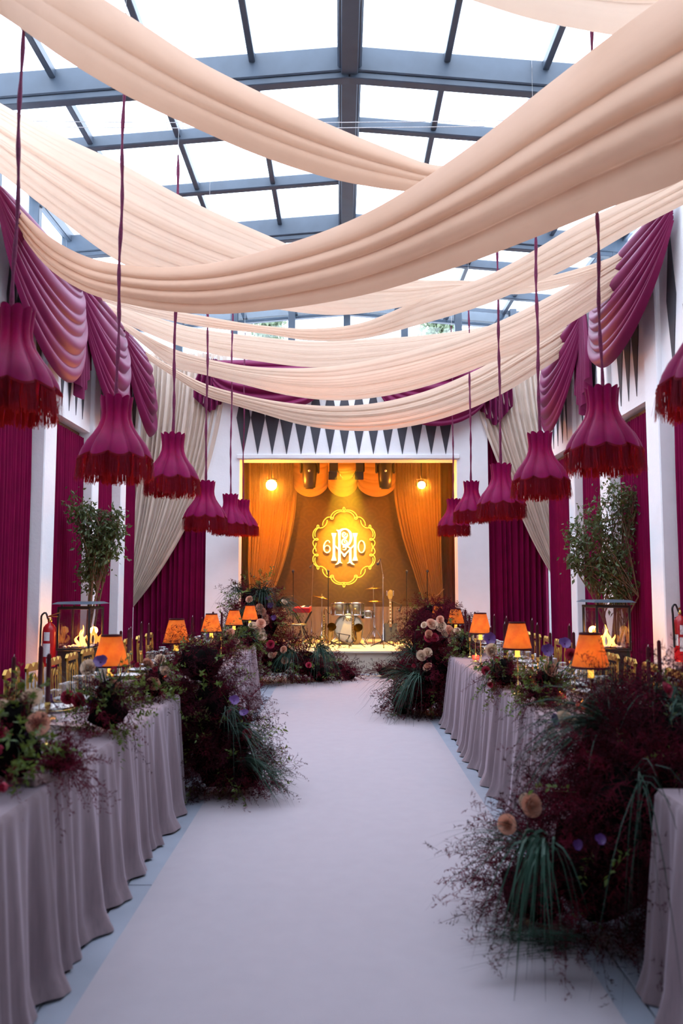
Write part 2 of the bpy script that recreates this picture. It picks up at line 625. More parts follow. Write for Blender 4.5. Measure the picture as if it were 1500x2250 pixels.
RO = (DX, 5.4, RIDGE)
rb = MB()
rb.bevel_box(rel((DX, 5.4, RIDGE - .12), RO), (.24, 19.2, .26), .02).bevel_box(rel((DX, 5.4, RIDGE - .27), RO), (.17, 19.2, .06), .01)
rb.build('ridge_beam', M_STEEL, roof, smooth=False)
sl = math.atan((RIDGE - ROOF_E) / RX)
for y in ROWS:
    th, dp = (.16, .26) if y in MAIN else (.10, .14)
    for s in (-1, 1):
        L = 4.05 / math.cos(sl)
        xm = DX + s * 4.05 / 2
        b = MB().bevel_box((0, 0, 0), (L, th, dp), .012)
        if y in MAIN:
            b.bevel_box((0, 0, -dp / 2 - .03), (L, th * .7, .07), .008)
        o = b.build('rafter', M_STEEL, roof, rel((xm, y, roof_z(xm) - dp / 2 - .01), RO), smooth=False)
        o.rotation_euler = (0, s * sl, 0)
for x in COLS:
    if abs(x - DX) < .01:
        continue
    b = MB().bevel_box((0, 0, 0), (.065, 19.0, .10), .008)
    b.build('glazing_bar', M_STEEL, roof, rel((x, 5.4, roof_z(x) - .06), RO), smooth=False)
pane_meshes = {}
for i in range(len(ROWS) - 1):
    for j in range(len(COLS) - 1):
        x0, x1 = COLS[j], COLS[j + 1]
        y0, y1 = ROWS[i], ROWS[i + 1]
        key = (round(x0, 3), round(y1 - y0, 3))
        xm, ym = (x0 + x1) / 2, (y0 + y1) / 2
        if key not in pane_meshes:
            z0, z1 = roof_z(x0) - roof_z(xm), roof_z(x1) - roof_z(xm)
            b = MB().add([(x0 - xm, -(y1 - y0) / 2, z0), (x1 - xm, -(y1 - y0) / 2, z1), (x1 - xm, (y1 - y0) / 2, z1), (x0 - xm, (y1 - y0) / 2, z0)], np.array([[0, 1, 2, 3]]))
            pane_meshes[key] = b.mesh('pane', M_PANE, False)
        if y1 <= 3.0:  # opaque panels added out of view to darken the foreground
            MB().bevel_box((0, 0, 0), (x1 - x0 - .02, y1 - y0 - .02, .04), .005).build('added_shade_panel', M_STEEL, roof, rel((xm, ym, roof_z(xm) + .03), RO), smooth=False, rot=(0, sl if xm > DX else -sl, 0))
            continue
        put('pane', pane_meshes[key], roof, rel((xm, ym, roof_z(xm) + .01), RO))
# clerestory frames above the walls
for nm, sx in (('window_1', -1), ('window_2', 1)):
    w = thing(nm, None, None, (sx * (WX + .25), 5.4, EAVE))
    w['kind'] = 'structure'
    o0 = (sx * (WX + .25), 5.4, EAVE)
    for z in (EAVE + .05, ROOF_E + .02):
        MB().bevel_box((0, 0, 0), (.14, 19.2, .10), .01).build('frame_rail', M_STEEL, w, rel((sx * (WX + .25), 5.4, z), o0), smooth=False)
    for y in ROWS:
        MB().bevel_box((0, 0, 0), (.14, .12, ROOF_E - EAVE), .01).build('post', M_STEEL, w, rel((sx * (WX + .25), y, (EAVE + ROOF_E) / 2), o0), smooth=False)
    for i in range(len(ROWS) - 1):
        l = ROWS[i + 1] - ROWS[i] - .12
        MB().box((0, 0, 0), (.008, l, ROOF_E - EAVE - .1)).build('pane', M_PANE, w, rel((sx * (WX + .25), (ROWS[i] + ROWS[i + 1]) / 2, (EAVE + ROOF_E) / 2), o0), smooth=False)
w = thing('window_3', None, None, (DX, WY + .3, EAVE))
w['kind'] = 'structure'
o0 = (DX, WY + .3, EAVE)
MB().bevel_box((0, 0, 0), (8.4, .14, .12), .01).build('frame_rail', M_STEEL, w, rel((DX, WY + .3, EAVE + .06), o0), smooth=False)
gx = [at(p, 700, WY + .3)[0] for p in (395, 515, 641, 762, 888, 1006, 1126)]
for x in [-4.0] + gx + [4.1]:
    zt = roof_z(x)
    MB().bevel_box((0, 0, 0), (.13, .12, zt - EAVE), .01).build('post', M_STEEL, w, rel((x, WY + .3, (zt + EAVE) / 2), o0), smooth=False)
gx2 = [-4.0] + gx + [4.1]
for i in range(len(gx2) - 1):
    xa, xb = gx2[i] + .05, gx2[i + 1] - .05
    MB().prism([(xa, EAVE + .1), (xb, EAVE + .1), (xb, roof_z(xb) - .1), (xa, roof_z(xa) - .1)], -.004, .004).build('pane', M_PANE, w, rel((0, WY + .3, 0), o0), smooth=False)
# rear gable above the wall behind the camera
struct(MB().prism([(-4.1, 6.4), (4.25, 6.4), (4.25, ROOF_E), (DX, RIDGE), (-4.1, ROOF_E)], -4.3, -4.2).build('wall_gable', M_WALL, smooth=False, origin=(0, -4.25, 6.4)))

# ------------------------------------------------------------------ ceiling swags (cream)
def swag(label, pts, nf, seed, bulge=.10, famp=.055, m=110, n=120, fine=.30, mtl=None):
    rng = np.random.default_rng(seed)
    S = spline(pts, m)
    v = np.linspace(0, 1, n)
    P = np.zeros((m, n, 3))
    ph = rng.uniform(0, 6, 4)
    r2 = np.random.default_rng(seed + 50)
    f1seed, f2seed = r2.integers(1e6), r2.integers(1e6)
    for i in range(m):
        u = i / (m - 1)
        px, yt, yb, Y = S[i]
        a, b = at(px, yt, Y), at(px, max(yb, yt + 3), Y)
        w = np.linalg.norm(b - a)
        vv = v + .035 * np.sin(2 * PI * (u * .9) + ph[0] + 3 * v) * np.sin(PI * v)
        g = folds(np.random.default_rng(f1seed), nf, vv, .65) + fine * folds(np.random.default_rng(f2seed), nf * 3, v + .03 * math.sin(5 * u + ph[1]) * np.sin(PI * v), .8) / 1.6
        off = w * (bulge * np.sin(PI * v) ** .8 + famp * g * (np.sin(PI * v) ** .35))
        dirn = np.array((0, -.93, -.36))
        P[i] = a + (b - a) * v[:, None] + dirn * off[:, None]
    b = MB().grid(P)
    c = P[m // 2, n // 2]
    return tag(b.build('draped_swag', mtl or M_CREAM, origin=tuple(c)), label, 'drape', 'cream cloth swags under the glass roof')


swag('cream cloth swag cutting the upper right corner, nearest the camera', [(450, -420, -240, 4.4), (800, -230, -90, 4.9), (1040, -160, 2, 5.2), (1160, -140, 40, 5.4), (1280, -130, 66, 5.55), (1365, -130, 79, 5.7), (1560, -150, 60, 6.0), (1800, -210, -30, 6.3)], 4, 1, famp=.12, fine=.08)
swag('peach cream swag descending from the upper left corner to the centre', [(-650, -440, -250, 3.9), (-250, -260, -95, 4.0), (0, -130, 32, 4.2), (150, -50, 135, 4.9), (300, 45, 222, 5.5), (430, 130, 282, 5.9), (560, 197, 338, 6.2), (750, 285, 398, 6.6), (860, 330, 417, 6.85), (950, 362, 425, 7.05), (1150, 330, 410, 7.6), (1350, 240, 320, 8.2), (1500, 130, 190, 8.7)], 3, 12, bulge=.16, famp=.16, fine=.02, mtl=M_PEACHS)
swag('widest peach swag sweeping from the upper right down to the left wall', [(2000, -430, -120, 4.6), (1750, -220, 200, 4.8), (1500, -38, 395, 5.0), (1350, 72, 452, 5.3), (1200, 188, 512, 5.6), (1000, 345, 588, 6.1), (800, 470, 648, 6.5), (600, 545, 681, 6.9), (450, 580, 690, 7.25), (300, 585, 672, 7.6), (180, 560, 638, 7.95), (90, 505, 573, 8.25), (40, 455, 505, 8.4), (8, 418, 455, 8.5)], 4, 33, bulge=.14, famp=.18, fine=.02, mtl=M_PEACHS)
swag('broad sheer cream swag at the left above the lowest sweep', [(-60, 190, 335, 7.6), (0, 226, 380, 7.7), (130, 296, 480, 7.78), (250, 352, 568, 7.85), (430, 447, 640, 8.05), (610, 527, 680, 8.4), (750, 588, 692, 8.75), (890, 613, 673, 9.1), (1000, 616, 645, 9.3), (1156, 615, 645, 9.6), (1330, 570, 598, 9.75), (1430, 528, 546, 9.8)], 8, 44, famp=.05)
swag('narrow cream swag rising to the right wall just below the widest one', [(1520, 362, 440, 7.6), (1400, 428, 502, 7.9), (1260, 497, 582, 8.2), (1176, 548, 622, 8.4), (1090, 596, 660, 8.6), (912, 663, 716, 9.2), (786, 711, 746, 9.5), (685, 722, 749, 9.7), (576, 715, 733, 9.85), (450, 695, 719, 10.0), (330, 672, 694, 10.8), (250, 653, 670, 11.2), (176, 630, 641, 11.6)], 4, 55, famp=.12, fine=.12)
swag('flat cream swag in the middle distance before the gable windows', [(183, 636, 646, 11.9), (256, 662, 700, 12.1), (330, 692, 735, 12.3), (400, 714, 762, 12.5), (450, 724, 774, 12.6), (555, 738, 792, 12.7), (690, 750, 807, 12.8), (807, 745, 799, 12.9), (912, 738, 782, 13.0), (1017, 726, 752, 13.1), (1120, 708, 724, 13.2), (1240, 690, 704, 13.3)], 5, 66, famp=.09)
swag('cream swag lit gold at its centre, ending over the right burgundy valance', [(225, 682, 692, 12.9), (260, 700, 714, 12.8), (320, 736, 762, 12.65), (380, 766, 806, 12.5), (450, 787, 824, 12.3), (534, 803, 845, 12.1), (639, 809, 870, 11.8), (744, 803, 880, 11.5), (828, 788, 873, 11.2), (933, 762, 850, 10.9), (1080, 713, 797, 10.5), (1180, 665, 757, 10.2), (1250, 626, 712, 10.0), (1320, 578, 668, 9.75), (1408, 530, 600, 9.4), (1470, 497, 540, 9.1), (1505, 475, 500, 8.85)], 5, 77, famp=.11)
swag('lowest and farthest cream swag hanging before the painted diamonds', [(283, 745, 757, 14.2), (340, 785, 801, 14.0), (380, 808, 827, 13.9), (450, 843, 870, 13.7), (513, 862, 890, 13.6), (576, 876, 909, 13.5), (660, 888, 933, 13.4), (744, 892, 945, 13.25), (828, 885, 946, 13.1), (933, 860, 930, 12.9), (1038, 817, 896, 12.65), (1180, 735, 819, 12.3), (1240, 700, 776, 12.1), (1290, 676, 719, 11.9), (1328, 655, 678, 11.75)], 5, 88, famp=.11)

# two thin white wires strung across below the ridge
for i, yy in enumerate((259, 271)):
    a, b = at(-120, yy + 4, 8.0), at(1500, yy - 4, 8.0)
    q = [a + (b - a) * t + np.array((0, 0, -.05 * 4 * t * (1 - t))) for t in np.linspace(0, 1, 12)]
    tag(MB().tube(q, .004, 5).build('suspension_wire', M_PAPER, origin=tuple(q[6])), 'upper thin white wire stretched across under the roof' if i == 0 else 'lower thin white wire stretched across under the roof', 'wire')

# ------------------------------------------------------------------ curtains
def curtain(name, label, m, p0, p1, z1, z0, n_pl, amp, nrm, seed, cat='curtain', group=None, parent=None, flare=.0):
    rng = np.random.default_rng(seed)
    U, V = max(60, n_pl * 9), 10
    u = np.linspace(0, 1, U)
    wob = np.interp(u, np.linspace(0, 1, n_pl), rng.uniform(-.35, .35, n_pl))
    am = np.interp(u, np.linspace(0, 1, n_pl), rng.uniform(.5, 1.1, n_pl))
    P = np.zeros((U, V, 3))
    p0, p1, nrm = np.asarray(p0, float), np.asarray(p1, float), np.asarray(nrm, float)
    for j in range(V):
        t = j / (V - 1)
        ph = 2 * PI * (u * n_pl + wob + .12 * math.sin(3 * t + seed) * np.sin(7 * u))
        o = amp * am * np.sin(ph) * (.55 + .45 * min(1, t * 4) + flare * t)
        base = p0 + (p1 - p0) * u[:, None]
        P[:, j, :2] = base + nrm * o[:, None]
        P[:, j, 2] = z1 + (z0 - z1) * t
    c = ((p0[0] + p1[0]) / 2, (p0[1] + p1[1]) / 2, z0)
    o = MB().grid(P).build(name, m, parent, origin=c)
    return tag(o, label, cat, group)


CX = WX - .03
G = 'full length burgundy curtains round the hall'
curtain('velvet_curtain', 'burgundy velvet curtain left of the first white left pillar', M_VELVET, (-CX, 8.22), (-CX, 9.66), BEAM - .08, .03, 17, .032, (1, 0), 1, group=G)
curtain('velvet_curtain', 'burgundy velvet curtain behind the left fire lantern and fire extinguisher', M_VELVET, (-CX, 10.1), (-CX, 11.56), BEAM - .08, .03, 17, .032, (1, 0), 2, group=G)
curtain('velvet_curtain', 'narrow burgundy curtain strip behind the left potted tree beside the knotted drape', M_VELVET, (-CX, 11.9), (-CX, 13.07), BEAM - .08, .03, 13, .03, (1, 0), 3, group=G)
curtain('velvet_curtain', 'burgundy velvet curtain at the far right edge beside the fire extinguisher', M_VELVET, (CX, 7.62), (CX, 9.01), BEAM - .08, .03, 16, .032, (-1, 0), 4, group=G)
curtain('velvet_curtain', 'burgundy velvet curtain behind the right fire lantern', M_VELVET, (CX, 9.43), (CX, 10.72), BEAM - .08, .03, 15, .032, (-1, 0), 5, group=G)
curtain('velvet_curtain', 'burgundy curtain behind the right potted tree, between its pillars', M_VELVET, (CX, 11.18), (CX, 12.38), BEAM - .08, .03, 14, .032, (-1, 0), 6, group=G)
curtain('velvet_curtain', 'narrow burgundy curtain in the far left corner behind the beige drape', M_VELVET, (-CX, 13.41), (-CX, 14.5), BEAM - .08, .03, 12, .03, (1, 0), 13, group=G)
curtain('velvet_curtain', 'narrow burgundy curtain in the far right corner behind the beige drape', M_VELVET, (CX, 12.72), (CX, 14.5), BEAM - .08, .03, 18, .03, (-1, 0), 16, group=G)
curtain('velvet_curtain', 'burgundy curtain on the end wall left of the stage', M_VELVET, (-3.72, WY + .16), (-2.44, WY + .16), 4.6, .03, 13, .04, (0, -1), 7, group=G)
curtain('velvet_curtain', 'burgundy curtain on the end wall right of the stage', M_VELVET, (2.65, WY + .16), (3.72, WY + .16), 4.6, .03, 11, .04, (0, -1), 8, group=G)

def tied(label, m, Y, top, left, right, n_pl, seed, amp=.04, tail=True, name='tied_curtain', group=None, parent=None, tie=True):
    """curtain gathered to a tie: left / right edges as pixel lists (px, py) from top to tie, at depth Y"""
    rng = np.random.default_rng(seed)
    V = 60
    U = n_pl * 8
    L, R = spline(left, V), spline(right, V)
    u = np.linspace(0, 1, U)
    wob = np.interp(u, np.linspace(0, 1, n_pl), rng.uniform(-.35, .35, n_pl))
    P = np.zeros((U, V, 3))
    A = np.array([at(*p, Y) for p in L])
    B = np.array([at(*p, Y) for p in R])
    w0 = np.linalg.norm(B[0] - A[0])
    for j in range(V):
        w = max(.03, np.linalg.norm(B[j] - A[j]))
        q = A[j] + (B[j] - A[j]) * u[:, None]
        ph = 2 * PI * (u * n_pl + wob)
        k = min(1.0, .35 + .65 * w / w0)
        q[:, 1] += -amp * k * (np.sin(ph) + .4 * np.sin(ph * 2.3 + 1)) - .05 * np.sin(PI * u) * (1 - w / w0)
        P[:, j] = q
    root = thing(name, label, 'curtain', (P[:, -1].mean(0)[0], Y, max(0.0, P[:, -1, 2].mean())), group=group)
    o0 = tuple(root.location)
    b = MB().grid(P - np.array(o0))
    b.build('drape', m, root)
    c = P[:, -1].mean(0)
    if tie:
        MB().tube([c + np.array((.07 * math.cos(a), -.05 + .06 * math.sin(a), .012 * math.sin(2 * a))) - o0 for a in np.linspace(0, 2 * PI, 18)], .02, 7).build('knotted_tie', m, root)
    if tail:
        T = np.zeros((40, 14, 3))
        uu = np.linspace(0, 1, 40)
        for j in range(14):
            t = j / 13
            ww = .06 + .10 * t
            T[:, j, 0] = c[0] + (uu - .5) * ww * 1.6
            T[:, j, 1] = c[1] - .05 + .03 * np.sin(uu * 24)
            T[:, j, 2] = c[2] + (tail_bottom(c) - c[2]) * t
        MB().grid(T - np.array(o0)).build('tail', m, root)
    return root


def tail_bottom(c):
    return .03 if c[1] < 15 else STZ + .02


tied('beige pleated curtain tied with a knot left of the stage', M_BEIGE, WY - .02, None,
     [(293, 776), (288, 900), (283, 1020), (278, 1150), (272, 1260), (264, 1345)],
     [(505, 776), (500, 850), (484, 945), (452, 1060), (405, 1165), (345, 1265), (282, 1347)], 17, 5, amp=.06)
tied('beige pleated curtain swept aside right of the stage behind the pendant lamps', M_BEIGE, WY - .02, None,
     [(1022, 776), (1046, 890), (1085, 1000), (1130, 1105), (1180, 1210), (1222, 1280), (1252, 1322)],
     [(1242, 776), (1247, 900), (1252, 1020), (1256, 1140), (1260, 1240), (1262, 1322)], 17, 6, amp=.06, tie=False)

# burgundy satin valances
def valance(label, A, B, drop, out, seed, nf=9, tails=(True, True), spread=.25, group='burgundy satin valances along the walls', skew=0.0):
    rng = np.random.default_rng(seed)
    A, B, out = np.asarray(A, float), np.asarray(B, float), np.asarray(out, float)
    U, V = 60, 130
    u = np.linspace(0, 1, U)
    v = np.linspace(0, 1, V)
    fo = folds(rng, nf, v, .8)
    P = np.zeros((U, V, 3))
    for i in range(U):
        s = u[i]
        sk = np.clip(s + skew * s * (1 - s), 0, 1)
        cat = (4 * sk * (1 - sk)) ** .50
        z = -spread * v * (1 - cat) - drop * (v ** 1.0) * cat - .02
        o = .05 + .30 * cat * np.sin(PI * (.12 + .88 * v) * .62) + .075 * fo * (.25 + .75 * cat) * (v > .02)
        # hanging belly tucks back under the lowest fold
        P[i] = A + (B - A) * s + out * o[:, None]
        P[i, :, 2] = A[2] + z
    root = thing('satin_valance', label, 'valance', tuple((A + B) / 2), group=group)
    o0 = np.array(root.location)
    MB().grid(P - o0).build('swag', M_SATIN, root)
    for k, (p, on) in enumerate(((A, tails[0]), (B, tails[1]))):
        if not on:
            continue
        W = .62
        d = (B - A) / np.linalg.norm(B - A)
        n = 70
        uu = np.linspace(0, 1, n)
        T = np.zeros((n, 20, 3))
        for j in range(20):
            t = j / 19
            zz = -t * drop * (.98 - .28 * np.abs(uu - .5) * 2)
            ww = W * (.35 + .65 * min(1, t * 1.6))
            T[:, j] = p + d * ((uu - .5) * ww)[:, None] + out * (.10 + .07 * np.sin(uu * 2 * PI * 6 + k) * (.4 + .6 * t))[:, None]
            T[:, j, 2] = p[2] + zz
        MB().grid(T - o0).build('jabot', M_SATIN, root)
    return root


lw = -WX + .14
valance('burgundy satin valance at the left edge above the first pendant lamp', (lw, 8.1, EAVE), (lw, 10.7, EAVE), 1.72, (1, 0, 0), 1, tails=(False, True))
valance('burgundy satin valance on the left wall between the first and second pendant lamps', (lw, 10.75, EAVE), (lw, 12.9, EAVE), 1.72, (1, 0, 0), 2, tails=(False, True), skew=.25)
valance('burgundy satin valance on the left wall beside the beige curtain', (lw, 12.95, EAVE), (lw, 14.45, EAVE), 1.62, (1, 0, 0), 3, tails=(False, False))
valance('burgundy satin valance high at the right edge above the white pillar', (-lw, 8.4, EAVE), (-lw, 11.0, EAVE), 1.45, (-1, 0, 0), 4, tails=(False, False))
valance('burgundy satin valance on the right wall behind the large pendant lamp', (-lw, 11.6, EAVE), (-lw, 13.7, EAVE), 1.75, (-1, 0, 0), 5, tails=(True, False))
valance('burgundy valance over the stage, left of the diamonds', (-2.35, WY - .03, 5.58), (-.2, WY - .03, 5.58), 1.0, (0, -1, 0), 6, tails=(True, False), nf=7)
valance('burgundy valance over the stage, right of the diamonds', (.6, WY - .03, 5.58), (2.75, WY - .03, 5.58), 1.25, (0, -1, 0), 7, tails=(False, True), nf=7)

# ------------------------------------------------------------------ tables
def tablecloth(label, x0, x1, y0, y1, seed, zt=.76):
    rng = np.random.default_rng(seed)
    r = .03
    corners = [(x0 + r, y0 + r, PI, 1.5 * PI), (x1 - r, y0 + r, 1.5 * PI, 2 * PI), (x1 - r, y1 - r, 0, .5 * PI), (x0 + r, y1 - r, .5 * PI, PI)]
    pts, nr = [], []
    for k, (cx, cy_, a0, a1) in enumerate(corners):
        for a in np.linspace(a0, a1, 7):
            pts.append((cx + r * math.cos(a), cy_ + r * math.sin(a)))
            nr.append((math.cos(a), math.sin(a)))
        nx = corners[(k + 1) % 4]
        a = a1
        pa = np.array(pts[-1])
        pb = np.array((nx[0] + r * math.cos(nx[2]), nx[1] + r * math.sin(nx[2])))
        L = np.linalg.norm(pb - pa)
        nn = max(4, int(L / .018))
        for t in np.linspace(0, 1, nn, endpoint=False)[1:]:
            pts.append(tuple(pa + (pb - pa) * t))
            nr.append((math.cos(a), math.sin(a)))
    pts, nr = np.array(pts), np.array(nr)
    s = np.concatenate([[0], np.cumsum(np.linalg.norm(np.diff(pts, axis=0), axis=1))])
    tot = s[-1]
    npl = int(tot / .26)
    ph = np.interp(s, np.linspace(0, tot, npl + 1), np.cumsum(np.concatenate([[0], rng.uniform(.6, 1.4, npl)])))
    am = np.interp(s, np.linspace(0, tot, npl + 1), rng.uniform(.1, 1.2, npl + 1))
    T = 22
    P = np.zeros((T, len(pts), 3))
    for j in range(T):
        t = j / (T - 1)
        drop = t
        fl = .012 + .055 * t + .045 * am * (t ** .8) * np.sin(2 * PI * ph) + .012 * (t ** .5) * np.sin(2 * PI * ph * 2.7 + 1)
        fl = fl + (.035 * am * max(0, t - .88) / .12)
        P[j, :, :2] = pts + nr * (fl[:, None] if j > 0 else 0)
        P[j, :, 2] = zt - (zt - FZ - .006) * drop + (.004 * np.sin(ph * 6) if j > 0 else 0) + .004 * (j == T - 1)
    P[1, :, 2] = zt - .02
    b = MB().grid(P, closed_v=True)
    # top
    nx_, ny_ = 14, max(20, int((y1 - y0) / .06))
    tg = np.zeros((nx_, ny_, 3))
    for i in range(nx_):
        for j in range(ny_):
            x = x0 + .0 + (x1 - x0) * i / (nx_ - 1)
            y = y0 + (y1 - y0) * j / (ny_ - 1)
            e = min(i, nx_ - 1 - i, j, ny_ - 1 - j) > 0
            tg[i, j] = (min(max(x, x0 + .001), x1 - .001), min(max(y, y0 + .001), y1 - .001), zt + (.004 * math.sin(y * 9 + 2 * math.sin(x * 5)) if e else -.001))
    b.grid(tg)
    o = b.build('tablecloth', M_CLOTH, origin=((x0 + x1) / 2, (y0 + y1) / 2, FZ))
    tag(o, label, 'tablecloth', 'mauve velvet tablecloths')
    return o


def table(label, x0, x1, y0, y1):
    t = thing('banquet_table', label, 'table', ((x0 + x1) / 2, (y0 + y1) / 2, FZ), group='long banquet tables')
    w, l = x1 - x0 - .03, y1 - y0 - .03
    MB().bevel_box((0, 0, .725), (w, l, .03), .008).build('tabletop', M_WOOD, t, smooth=False)
    for sx in (-1, 1):
        for sy in (-1, 1):
            MB().tube([(sx * (w / 2 - .08), sy * (l / 2 - .15), 0), (sx * (w / 2 - .08), sy * (l / 2 - .15), .71)], .02, 8).build('leg', M_BLACK, t)


TBL = {}
for key, lab, x0, x1, y0, y1 in (('L1', 'at the left edge', -1.98, -1.16, .6, 5.95), ('L2', 'at the far left', -1.95, -1.12, 6.75, 10.75),
                                 ('R1', 'at the right edge', 1.22, 2.02, .6, 3.25), ('R2', 'right of the aisle, middle one', 1.2, 2.02, 4.25, 9.15),
                                 ('R3', 'at the far right before the stage', 1.28, 2.0, 9.45, 11.8)):
    tablecloth('mauve velvet cloth draped over the long table ' + lab, x0, x1, y0, y1, hash(key) % 97 if False else sum(map(ord, key)))
    table('long banquet table under mauve cloth ' + lab, x0, x1, y0, y1)
TZ = .765

# ------------------------------------------------------------------ pendant lamps
NP = 10          # panels of a shade
def shade_grid(prof, n_per=10, gore=.06, scal=None):
    """scalloped gored shade: prof rows (r, z); panels bulge between ribs"""
    n = NP * n_per
    a = np.linspace(0, 2 * PI, n, endpoint=False)
    g = np.abs(np.sin(a * NP / 2))
    P = []
    for k, (r, z) in enumerate(prof):
        rr = r * (1 - gore + gore * g ** .7)
        zz = np.full(n, z)
        if scal is not None:
            zz = zz + scal[k] * g
        P.append(np.stack([rr * np.cos(a), rr * np.sin(a), zz], -1))
    return np.array(P)


def make_pendant():
    t = thing('pendant_lamp', 'x', 'pendant lamp', (0, 0, 2.4))
    prof = [(.112, .56), (.104, .51), (.100, .465), (.104, .42), (.122, .37), (.158, .315), (.200, .262), (.234, .212), (.250, .178)]
    sc = [.020, 0, 0, 0, 0, 0, 0, -.012, -.032]
    MB().grid(shade_grid(prof, gore=.17, scal=sc), closed_v=True).build('shade', M_SHADE, t)
    tr = shade_grid([(.254, .184), (.256, .170)], gore=.17, scal=[-.032, -.032])
    MB().grid(tr, closed_v=True).build('braid_trim', M_FRINGE, t)
    rng = np.random.default_rng(9)
    n = 1000
    a = np.sort(rng.uniform(0, 2 * PI, n))
    g = np.abs(np.sin(a * NP / 2))
    r = .252 * (1 - .17 + .17 * g ** .7)
    zt = .178 - .032 * g
    ln = (.150 + .012 * rng.standard_normal(n)) * (1 - .12 * g) 
    lean = rng.normal(0, .010, (n, 2))
    w = .0026
    tx, ty = -np.sin(a), np.cos(a)
    V = np.zeros((n, 4, 3))
    V[:, 0] = np.stack([r * np.cos(a) - tx * w, r * np.sin(a) - ty * w, zt], -1)
    V[:, 1] = np.stack([r * np.cos(a) + tx * w, r * np.sin(a) + ty * w, zt], -1)
    V[:, 2] = np.stack([r * np.cos(a) + tx * w * .8 + lean[:, 0], r * np.sin(a) + ty * w * .8 + lean[:, 1], zt - ln], -1)
    V[:, 3] = np.stack([r * np.cos(a) - tx * w * .8 + lean[:, 0], r * np.sin(a) - ty * w * .8 + lean[:, 1], zt - ln], -1)
    o = MB().add(V.reshape(-1, 3), np.arange(n * 4).reshape(n, 4)).build('fringe', M_FRINGE, t, smooth=False)
    o['kind'] = 'stuff'
    MB().tube([(-.088, 0, .50), (.088, 0, .50)], .004, 6).tube([(0, -.088, .50), (0, .088, .50)], .004, 6).build('shade_carrier', M_BLACK, t)
    MB().lathe([(.006, .35), (.02, .34), (.028, .30), (.024, .26), (.008, .235)], 12).tube([(0, 0, .34), (0, 0, .5)], .012, 8).build('bulb', M_BULB, t)
    light('pendant_light', 'POINT', (0, 0, .30), 22.0, (1, .32, .08), .035, t)
    return t


pend = make_pendant()
SCALE_P = 1.10
plist = [(20, 912, 4.5, 'large magenta fringed pendant lamp cut by the left edge'),
         (252, 1050, 6.0, 'second magenta fringed pendant lamp from the left edge'),
         (378, 1085, 8.1, 'third magenta fringed pendant lamp from the left, before the beige curtain'),
         (450, 1163, 10.2, 'fourth magenta fringed pendant lamp from the left, at the burgundy curtain'),
         (505, 1173, 12.4, 'fifth magenta fringed pendant lamp from the left, before the white pier'),
         (533, 1175, 14.1, 'farthest left fringed pendant lamp, lit red beside the stage'),
         (1562, 902, 4.3, 'magenta fringed pendant lamp cut by the right edge'),
         (1327, 1033, 5.85, 'large magenta fringed pendant lamp above the right potted tree'),
         (1188, 1090, 7.7, 'magenta fringed pendant lamp before the right beige curtain'),
         (1102, 1136, 9.25, 'third magenta fringed pendant lamp from the right edge, overlapping a smaller one'),
         (1036, 1146, 12.2, 'small magenta fringed pendant lamp before the right white pier'),
         (997, 1175, 13.7, 'farthest right fringed pendant lamp at the stage corner')]
PG = 'fringed pendant lamps over the tables'
for i, (px, py, Y, lab) in enumerate(plist):
    p = at(px, py, Y)
    p = (p[0], Y, p[2] - .03)
    o = pend if i == 0 else copy_tree(pend, p, label=lab, group=PG)
    o.location = p
    o['label'] = lab
    o['group'] = PG
    o.rotation_euler = (0, 0, i * .37)
    o.scale = (SCALE_P,) * 3
    z = np.linspace(.50, (5.95 - p[2]) / SCALE_P, 46)
    MB().tube(np.stack([.005 * np.sin(z * 7 + i), .005 * np.cos(z * 5), z], -1), .010 + .003 * np.sin(z * 23), 7).build('cord', M_CORD, o)
    MB().tube([(0, 0, z[-1]), (0, 0, (roof_z(p[0]) + .01 - p[2]) / SCALE_P)], .0022, 5).build('suspension_wire', M_PAPER, o)

# ------------------------------------------------------------------ table lamps
def make_table_lamp():
    t = thing('table_lamp', 'x', 'table lamp', (0, 0, TZ))
    MB().lathe([(.002, 0), (.042, .001), (.044, .006), (.034, .012), (.016, .018), (.009, .03), (.014, .038), (.006, .05)], 20).build('base', M_BRASS, t)
    MB().tube([(0, 0, .045), (0, 0, .245)], .0045, 8).lathe([(.004, .10), (.010, .106), (.004, .112)], 10).build('stem', M_BRASS, t)
    MB().lathe([(.020, .236), (.021, .242), (.017, .248), (.017, .305), (.019, .31)], 14).build('candle_sleeve', M_SOCKET, t)
    MB().lathe([(.004, .31), (.014, .325), (.019, .345), (.012, .37), (.003, .39)], 12).build('bulb', M_BULB, t)
    MB().lathe([(.104, .285), (.056, .455)], 32, cap=False).build('shade', M_LSHADE, t)
    MB().lathe([(.103, .283), (.1065, .283), (.1045, .294), (.101, .294), (.103, .283)], 32, cap=False).build('lower_trim', M_CANDLE, t)
    MB().lathe([(.056, .448), (.0595, .448), (.058, .457), (.055, .457), (.056, .448)], 32, cap=False).build('upper_trim', M_CANDLE, t)
    light('table_light', 'POINT', (0, 0, .345), .42, (1, .50, .14), .02, t)
    return t


